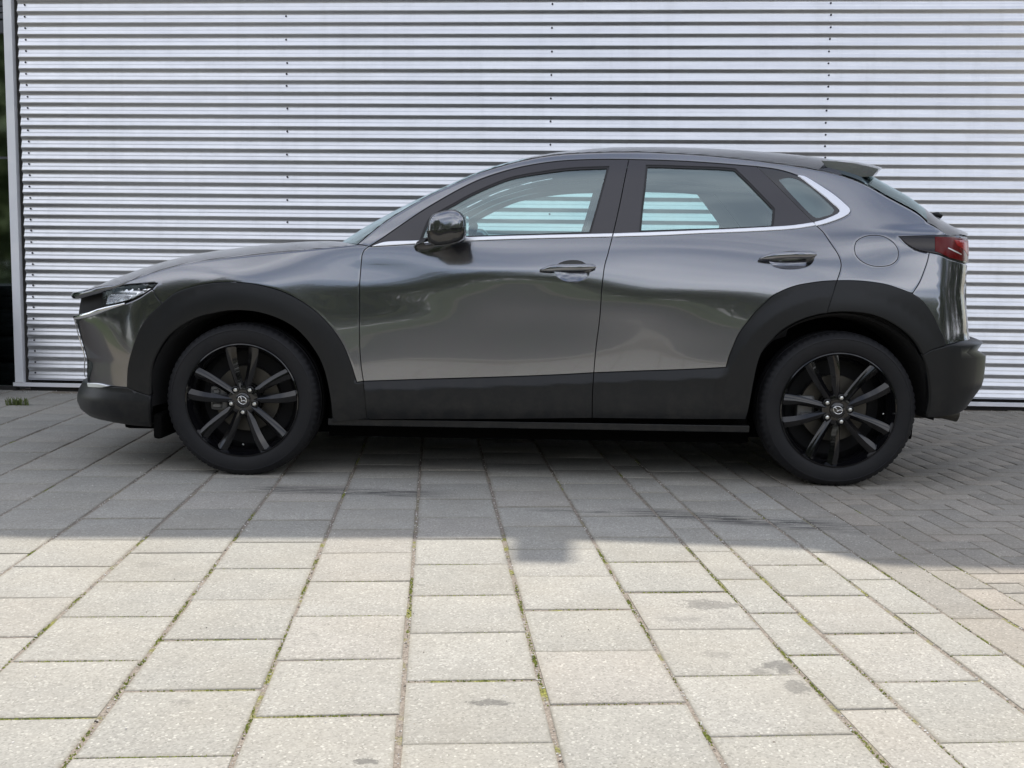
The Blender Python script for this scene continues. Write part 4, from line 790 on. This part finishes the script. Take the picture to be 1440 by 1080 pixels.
# ------------------------------------------------------------------ building: ribbed metal wall, corner post, glazed front at the left
WY = -.03698; W0 = Vector((0, 3.11926, 0)); RP = .08135; RB = .0801; WH = 6.5
def wroot(name, **k):
    o = empty(name, W0, None, rz=WY, **k); return o
wall = wroot('ribbed_metal_wall', label='silver horizontally ribbed metal cladding wall behind the car', cat='wall')
prof = []
def rib(u):   # u in 0..1 downward from the middle of the dark flank; returns outward offset
    # dark flank 0.84..0.16, valley .16-.42, lit flank .42-.74, crest .74-.84
    P = [(0, .5), (.07, .22), (.12, .07), (.17, .0), (.24, .04), (.34, .20), (.44, .41), (.475, .46), (.53, .425), (.575, .50), (.70, .74), (.80, .94), (.86, 1.), (.90, .93), (.95, .74), (1, .5)]
    return np.interp(u, [p[0] for p in P], [p[1] for p in P])
def sheet(name, x0, x1, k0, k1, off):
    V = []; F = []; n = 22; rows = []
    for i in range((k1-k0)*n+1):
        u = i/n; z = RB+k1*RP-u*RP; uu = u-math.floor(u)
        f = .5*(rib(uu)+.5*rib((uu+.022) % 1)+.5*rib((uu-.022) % 1)); rows.append((-.017*f-off, z))
    xs = np.linspace(x0, x1, 13); c = len(xs)
    for (y, z) in rows:
        for x in xs: V.append((x, y+.0012*math.sin(x*2.1+z*3)+.0006*math.sin(x*7+z*.7), z))
    for i in range(len(rows)-1):
        for j in range(c-1): F.append((i*c+j, (i+1)*c+j, (i+1)*c+j+1, i*c+j+1))
    return obj(name, mesh(name, V, F, M['sheet']), wall)
KJ = 26
for (x0, x1, o) in ((-3.850, 2.068, .0022), (2.055, 4.3, 0.)):
    sheet('cladding_sheet', x0, x1, 0, KJ, o); sheet('cladding_sheet', x0, x1, KJ, 81, o+.0012)
V, F = lathe([(.0068, 0), (.0068, -.003), (.0045, -.0062), (.0001, -.0068)], 8)
scm = bmesh_mesh('screw', V, F, M['screw'])
def screw(x, k, dz=0):
    x += .115
    o = bpy.data.objects.new('screw', scm); o.location = (x+random.uniform(-.004, .004), -.0085, RB+k*RP-.31*RP+random.uniform(-.003, .003)); COL.objects.link(o); o.parent = wall
for k in range(1, 37): screw(-3.913, k)
for k in range(4, 37):
    if (k % 2 == 1) or k == 28: screw(-1.975, k+0)
for k in range(8, 37, 2): screw(-.064, k)
for k in range(2, 37): screw(1.868, k)
for k in range(3, 37, 2): screw(3.6, k)
box('backing_wall', (-3.90, 4.3, .03, .25, .02, 6.5), M['plinth'], wall)
tr = box('base_trim', (-3.965, 4.3, -.032, .0, .030, .058), M['post'], wall, bev=.002)
box('plinth', (-3.85, 4.3, .004, .03, -.05, .040), M['plinth'], wall)
box('corner_post', (-3.947, -3.885, -.034, .05, .060, 6.5), M['post'], wall, bev=.0025)
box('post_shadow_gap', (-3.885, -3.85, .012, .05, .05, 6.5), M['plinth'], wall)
PT = [(-9, 6.93), (-1.7, 6.93), (-.9, 6.78), (.0, 6.606), (.95, 6.673), (1.12, 6.97), (4.3, 7.01)]  # unseen roof edge; uneven top shaped to steer its shadow across the tiles
V = []; F = []
for (x, z) in PT: V += [(x, -.05, 6.5), (x, -.05, z), (x, .30, z), (x, .30, 6.5)]
for i in range(len(PT)-1):
    a = i*4; F += [(a, a+4, a+5, a+1), (a+1, a+5, a+6, a+2), (a+2, a+6, a+7, a+3), (a+3, a+7, a+4, a)]
F += [(0, 1, 2, 3), (len(V)-1, len(V)-2, len(V)-3, len(V)-4)]
obj('roof_parapet', mesh('roof_parapet', V, F, M['post'], False), wall)
vent = box('roof_vent', (-.075, .125, -.02, .20, -.04, .56), M['post'], None, bev=.01, label='short vent box on the roof edge whose shadow notches the sunlit tiles', cat='vent'); vent.location = W0+Vector((0, 0, 6.62)); vent.rotation_euler = (0, 0, WY)
# glazed front
gz = wroot('glazed_shopfront', label='dark framed glazed shopfront at the far left beside the corner post', cat='window')
box('window_glass', (-9.0, -3.949, .020, .028, .03, 2.62), M['facade_glass'], gz)
box('header_panel', (-9.0, -3.949, .0, .05, 2.625, 2.715), M['wframe'], gz, bev=.003)
for k in range(14): box('louvre_slat', (-9.0, -3.949, -.004, .05, 2.727+k*.045, 2.764+k*.045), M['wframe'], gz, bev=.004)
box('upper_panel', (-9.0, -3.949, .01, .05, 3.37, WH), M['wframe'], gz)
box('window_rail', (-9.0, -3.949, .004, .02, 1.72, 1.735), M['wframe'], gz); box('window_mullion', (-5.6, -5.54, -.01, .05, .0, 2.62), M['wframe'], gz)
box('room_back', (-9.0, -3.90, 1.9, 1.95, -.0, 3.3), M['interior_dark'], gz); box('room_floor', (-9.0, -3.95, .06, 1.9, -.02, .0), M['interior_dark'], gz); box('room_ceiling', (-9.0, -3.95, .06, 1.9, 2.9, 2.95), M['interior_dark'], gz); box('door_sill', (-9., -3.949, -.02, .03, -.05, .028), M['plinth'], gz)
# stack of tyres standing in front of the glass
V, F = lathe([(.21, .03), (.225, .008), (.27, .0), (.305, .012), (.318, .030), (.320, .055), (.314, .058), (.314, .064), (.320, .067), (.320, .095), (.314, .098), (.314, .104), (.320, .107), (.320, .135), (.318, .160), (.305, .180), (.27, .19), (.225, .185), (.21, .165)], 96, fn=lambda j, i, a, r: -.004 if j in (3, 4, 5, 12, 13, 14) and i % 3 == 0 else 0)
V = [(x, -z, y) for x, y, z in V]; stm = bmesh_mesh('stacked_tyre', V, F, M['rubber'], 40)
for k, q in enumerate(('lowest tyre of the black stack at the left edge, resting on the paving', 'second tyre from the ground in the black stack at the left edge', 'third tyre from the ground in the black stack at the left edge', 'topmost tyre of the black stack at the left edge')):
    o = obj('stacked_tyre', stm, None, label=q, cat='tyre', group='tyres stacked at the left edge'); o.location = (-4.335+.012*(k % 2), 2.86+.01*k, .004+k*.198); o.rotation_euler = (0, 0, k*1.1)

# ------------------------------------------------------------------ ground
AL = -.09877; DA = Vector((math.sin(AL), math.cos(AL), 0)); NA = Vector((math.cos(AL), -math.sin(AL), 0))
def uv(u, v, z=0): q = NA*u+DA*v; return Vector((q.x, q.y, z))
def plane(name, x0, x1, y0, y1, z, m, nx=1, **k):
    return obj(name, mesh(name, [(x0, y0, z), (x1, y0, z), (x1, y1, z), (x0, y1, z)], [(0, 1, 2, 3)], m, False), None, **k)
plane('ground', -400, 400, -400, 400, -.09, M['grass'], kind='structure')
pave = plane('pavement', -9, 9, -6.4, 3.5, -.0040, M['sand'], kind='structure')
plane('road', -60, 60, -15.5, -6.4, -.02, M['asphalt'], kind='structure')
box('kerb', (-60, 60, -6.55, -6.40, -.09, .03), M['kerb'], None, bev=.01, kind='structure')
box('far_kerb', (-60, 60, -15.6, -15.45, -.09, .09), M['kerb'], None, bev=.01, kind='structure')
plane('grass_verge', -60, 60, -40, -15.6, .07, M['grass'], kind='structure')
def slab_mesh(name, w, l, m, h=.05, bev=.004, seed=0):
    """one stone with softened, slightly uneven edge"""
    rr = random.Random(seed); bm = bmesh.new(); P = []
    def ring(d, z, j):
        a, b = w/2-d, l/2-d; pts = [(-a, -b), (0, -b), (a, -b), (a, 0), (a, b), (0, b), (-a, b), (-a, 0)]
        return [bm.verts.new((x+rr.uniform(-j, j), y+rr.uniform(-j, j), z)) for x, y in pts]
    r0 = ring(0, -h, 0); r1 = ring(0, -bev*1.1, .0010); r2 = ring(bev*.35, -bev*.3, .0008); r3 = ring(bev*1.3, 0, .0008)
    for a, b in ((r0, r1), (r1, r2), (r2, r3)):
        for i in range(8): bm.faces.new((a[i], a[(i+1) % 8], b[(i+1) % 8], b[i]))
    bm.faces.new(r3); me = bpy.data.meshes.new(name); bm.to_mesh(me); bm.free(); me.materials.append(m); me.polygons.foreach_set('use_smooth', [True]*len(me.polygons)); return smooth_by_angle(me, 50)
TL = .333; TW = .31; stones = []   # (kind, u, v, w, l)
cols = [(-.523+TW*k, -.523+TW*(k+1), 'tile') for k in range(-14, 3)]
ph = {-14: 0}
phase = {0: -1.384, 1: -1.531, -1: -1.571, 2: -1.372, -2: -1.42}
cl_ = [(u0, u1, phase.get(k, -1.384 if k % 2 == 0 else -1.56)) for k, (u0, u1, _) in zip(range(-14, 3), cols)]
cl_ += [(.407, .553, -1.577), (.553, .812, -1.42), (.812, .963, -1.59)]
for (u0, u1, p0) in cl_:
    for j in range(-16, 17):
        v0 = p0+j*TL+random.uniform(-.004, .004); stones.append(('tile', (u0+u1)/2, v0+TL/2, u1-u0, TL))
for j in range(-7, 8): stones.append(('kerb', 1.0355, j*.62+.2, .145, .62))
for j in range(-26, 28): stones.append(('strip', 1.168, j*.205+.05, .12, .205))
HB = .1035
for r in range(-52, 52):
    for t in range(-3, 14):
        x = r+4*t; 
        for (cx, cy, hor) in ((x+1, r+.5, 1), (x+2.5, r+0., 0)):
            u = 1.228+HB*cx; v = .02+HB*cy
            half = HB if hor else HB/2
            if u-half < 1.220:
                if hor and x == -1: stones.append(('half', 1.228+HB/2, v, HB, HB))
                continue
            stones.append(('brickh' if hor else 'brickv', u, v, 2*HB if hor else HB, HB if hor else 2*HB))
mats = dict(tile=M['tile'], kerb=M['kerb'], strip=M['brick'], half=M['brick'], brickh=M['brick'], brickv=M['brick'])
nice = dict(tile='paving_tile', kerb='edging_stone', strip='paving_brick', half='paving_brick', brickh='paving_brick', brickv='paving_brick')
def wall_y(x): return 3.119+x*math.tan(WY)
camv = Vector((CAM['cx'], -CAM['d'], CAM['H']))
buck = {'paving_tile': [], 'paving_brick': [], 'edging_stone': []}
for s_ in stones:
    p = uv(s_[1], s_[2]); d = p-camv
    if p.y > wall_y(p.x)-.02 or p.y < -6.3: continue
    z = d.dot(f_); X = d.dot(r_); vis = z > .3 and abs(X)/z < .49 and (d.dot(u_)/z) > -.375
    buck[nice[s_[0]]].append(((0 if vis else 1000)+d.length, s_, p))
cache = {}
for nm, lst in buck.items():
    lst.sort(key=lambda q: q[0]); rest = []
    for i, (dd, (kd, u, v, w_, l_), p) in enumerate(lst):
        gw = w_-(.0110 if kd == 'tile' else .0045); gl = l_-(.0065 if kd == 'tile' else .0045)
        key = (kd, round(w_, 3), i % 5)
        if key not in cache: cache[key] = slab_mesh(nm, gw, gl, mats[kd], .045, .0045 if kd == 'tile' else .004, seed=hash(key[1:]) % 1000)
        M4 = Matrix.Translation(p+Vector((random.gauss(0, .0013), random.gauss(0, .0013), random.uniform(-.0012, .0003)))) @ Matrix.Rotation(-AL+random.gauss(0, .0055), 4, 'Z') @ Matrix.Rotation(random.gauss(0, .003), 4, 'X') @ Matrix.Rotation(random.gauss(0, .003), 4, 'Y')
        if i < 295 and dd < 1000:
            o = bpy.data.objects.new(nm, cache[key]); COL.objects.link(o); o.parent = pave; o.matrix_world = M4
        else: rest.append((cache[key], M4))
    if rest:
        V = []; F = []
        for me, M4 in rest:
            o = len(V); V += [tuple(M4 @ v.co) for v in me.vertices]; F += [tuple(i+o for i in q.vertices) for q in me.polygons]
        far = obj('far_'+nm+'s', smooth_by_angle(mesh('far_'+nm+'s', V, F, mats['tile' if nm == 'paving_tile' else 'kerb' if nm == 'edging_stone' else 'strip']), 50), pave, kind='stuff')
# grit and moss in the joints
def scatter(name, pts, m, **k):
    V = []; F = []
    for (x, y, z, s, fl) in pts:
        o = len(V); a = random.uniform(0, 6.28); sx, sy, sz = s*random.uniform(.7, 1.2), s*random.uniform(.6, 1), s*fl
        for (i, j, kk) in ((1, 0, 0), (.2, 1, .1), (-1, .1, 0), (-.1, -1, .1), (0, 0, 1), (0, 0, -.6)):
            X = i*sx*random.uniform(.8, 1.2); Y = j*sy; V.append((x+X*math.cos(a)-Y*math.sin(a), y+X*math.sin(a)+Y*math.cos(a), z+kk*sz))
        F += [(o, o+1, o+4), (o+1, o+2, o+4), (o+2, o+3, o+4), (o+3, o, o+4), (o+1, o, o+5), (o+2, o+1, o+5), (o+3, o+2, o+5), (o, o+3, o+5)]
    return obj(name, mesh(name, V, F, m, False), None, kind='stuff', **k)
pts = []
edges = sorted({round(q, 3) for c_ in cl_ for q in c_[:2]}|{.963, 1.108, 1.228})
for i in range(5200):
    u = random.choice(edges); v = random.uniform(-3.1, 3.0) if random.random() < .75 else random.uniform(-3.1, -.8)
    p = uv(u+random.gauss(0, .004), v); pts.append((p.x, p.y, -.003, random.uniform(.0011, .0042), .8))
for i in range(2600):
    (k_, u, v, w_, l_) = random.choice(stones); p = uv(u+random.uniform(-w_/2, w_/2), v-l_/2+random.gauss(0, .0025)); pts.append((p.x, p.y, -.002, random.uniform(.0008, .0026), .8))
for i in range(1500):
    p = uv(random.uniform(-4, 4), random.uniform(-3.1, 3.0)); pts.append((p.x, p.y, .0, random.uniform(.0010, .0034), .7))
pts = [q for q in pts if q[1] < wall_y(q[0])-.02]
for i in range(420):
    x = random.uniform(-4.3, 3.6); pts.append((x, wall_y(x)-.03-abs(random.gauss(0, .09)), .0, random.uniform(.0015, .006), .7))
scatter('loose_grit', pts, M['pebble'], label='pale grit lying in the joints and loose on the tiles', cat='grit')
pts = []
for i in range(260):
    u = random.choice([e for e in edges if e > -1.6] if random.random() < .8 else edges); v = random.uniform(-3.1, -1.2) if random.random() < .85 else random.uniform(-1.2, 2.)
    if random.random() < .35: (k_, uu, vv, w_, l_) = random.choice([q for q in stones if q[0] == 'tile' and -3.1 < q[2] < -1.2 and abs(q[1]) < 1.6]); base_ = (uu, vv-l_/2, w_*.4, 0)
    else: base_ = (u, v, 0, random.uniform(.01, .05))
    for k in range(random.randint(10, 46)):
        p = uv(base_[0]+random.gauss(0, .0022 if base_[3] else base_[2]*.5), base_[1]+random.gauss(0, base_[3] if base_[3] else .0014)); pts.append((p.x, p.y, -.0035, random.uniform(.0012, .0034), 1.1))
scatter('joint_moss', pts, M['moss'], label='yellow green moss growing in the joints between the tiles', cat='moss')
# weed tuft at the foot of the corner
V = []; F = []
for i in range(130):
    a = random.uniform(0, 6.28); r = random.uniform(0, .065); x, y = r*math.cos(a)*1.3, r*math.sin(a)*.5; h = random.uniform(.02, .062); b = random.uniform(0, 6.28); l = random.uniform(.008, .035); w_ = random.uniform(.0012, .0032)
    o = len(V); dx, dy = math.cos(b), math.sin(b); V += [(x-dy*w_, y+dx*w_, 0), (x+dy*w_, y-dx*w_, 0), (x+dx*l*.4+dy*w_*1.3, y+dy*l*.4-dx*w_*1.3, h*.7), (x+dx*l, y+dy*l, h), (x+dx*l*.4-dy*w_*1.3, y+dy*l*.4+dx*w_*1.3, h*.7)]; F += [(o, o+1, o+2, o+4), (o+4, o+2, o+3)]
wd = obj('weed_tuft', mesh('weed_tuft', V, F, M['weed'], False), None, label='small green weed tuft in the joint by the foot of the corner post', cat='weed'); wd.location = (-3.50, 2.36, -.003)
# ------------------------------------------------------------------ the far side of the street, seen only in reflections
V = []; F = []
for t in range(26):
    cx = -42+t*3.4+random.uniform(-1, 1); cy = -27+random.uniform(-3, 3); H_ = random.uniform(4.2, 8.5)
    if 14 < t < 17: H_ *= .6
    if t < 10: H_ = random.uniform(11, 15)
    near_ = t < 10
    for i in range(9000 if near_ else 1500):
        q = random.gauss(0, 1), random.gauss(0, 1), random.gauss(0, 1); l = math.sqrt(sum(v*v for v in q)); r = random.uniform(.45, 1.05)*(1+.18*math.sin(q[0]/l*5+t)*math.cos(q[2]/l*6))
        x, y, z = cx+q[0]/l*r*3.0, cy+q[1]/l*r*2.4, .5+H_*.5+q[2]/l*r*H_*.5; s = random.uniform(.14, .30) if near_ else random.uniform(.16, .34); o = len(V)
        for k in range(3): V.append((x+random.gauss(0, s), y+random.gauss(0, s), z+random.gauss(0, s)))
        F.append((o, o+1, o+2))
for t in range(12):
    cx, cy = (15+random.uniform(-2, 3)+.4*t, -12+4.6*(t//2)) if t % 2 else (-27+random.uniform(-3, 2), -18+3.2*(t//2)); H_ = random.uniform(6, 9)
    for i in range(1300):
        q = random.gauss(0, 1), random.gauss(0, 1), random.gauss(0, 1); l = math.sqrt(sum(v*v for v in q)); r = random.uniform(.45, 1.05)
        x, y, z = cx+q[0]/l*r*2.6, cy+q[1]/l*r*3.0, .5+H_*.5+q[2]/l*r*H_*.5; o = len(V)
        for k in range(3): V.append((x+random.gauss(0, .25), y+random.gauss(0, .25), z+random.gauss(0, .25)))
        F.append((o, o+1, o+2))
obj('far_trees', mesh('far_trees', V, F, M['leaf'], False), None, label='row of green trees across the street, seen only reflected in the car and the glass', cat='trees', kind='stuff')
bpy.context.view_layer.update()
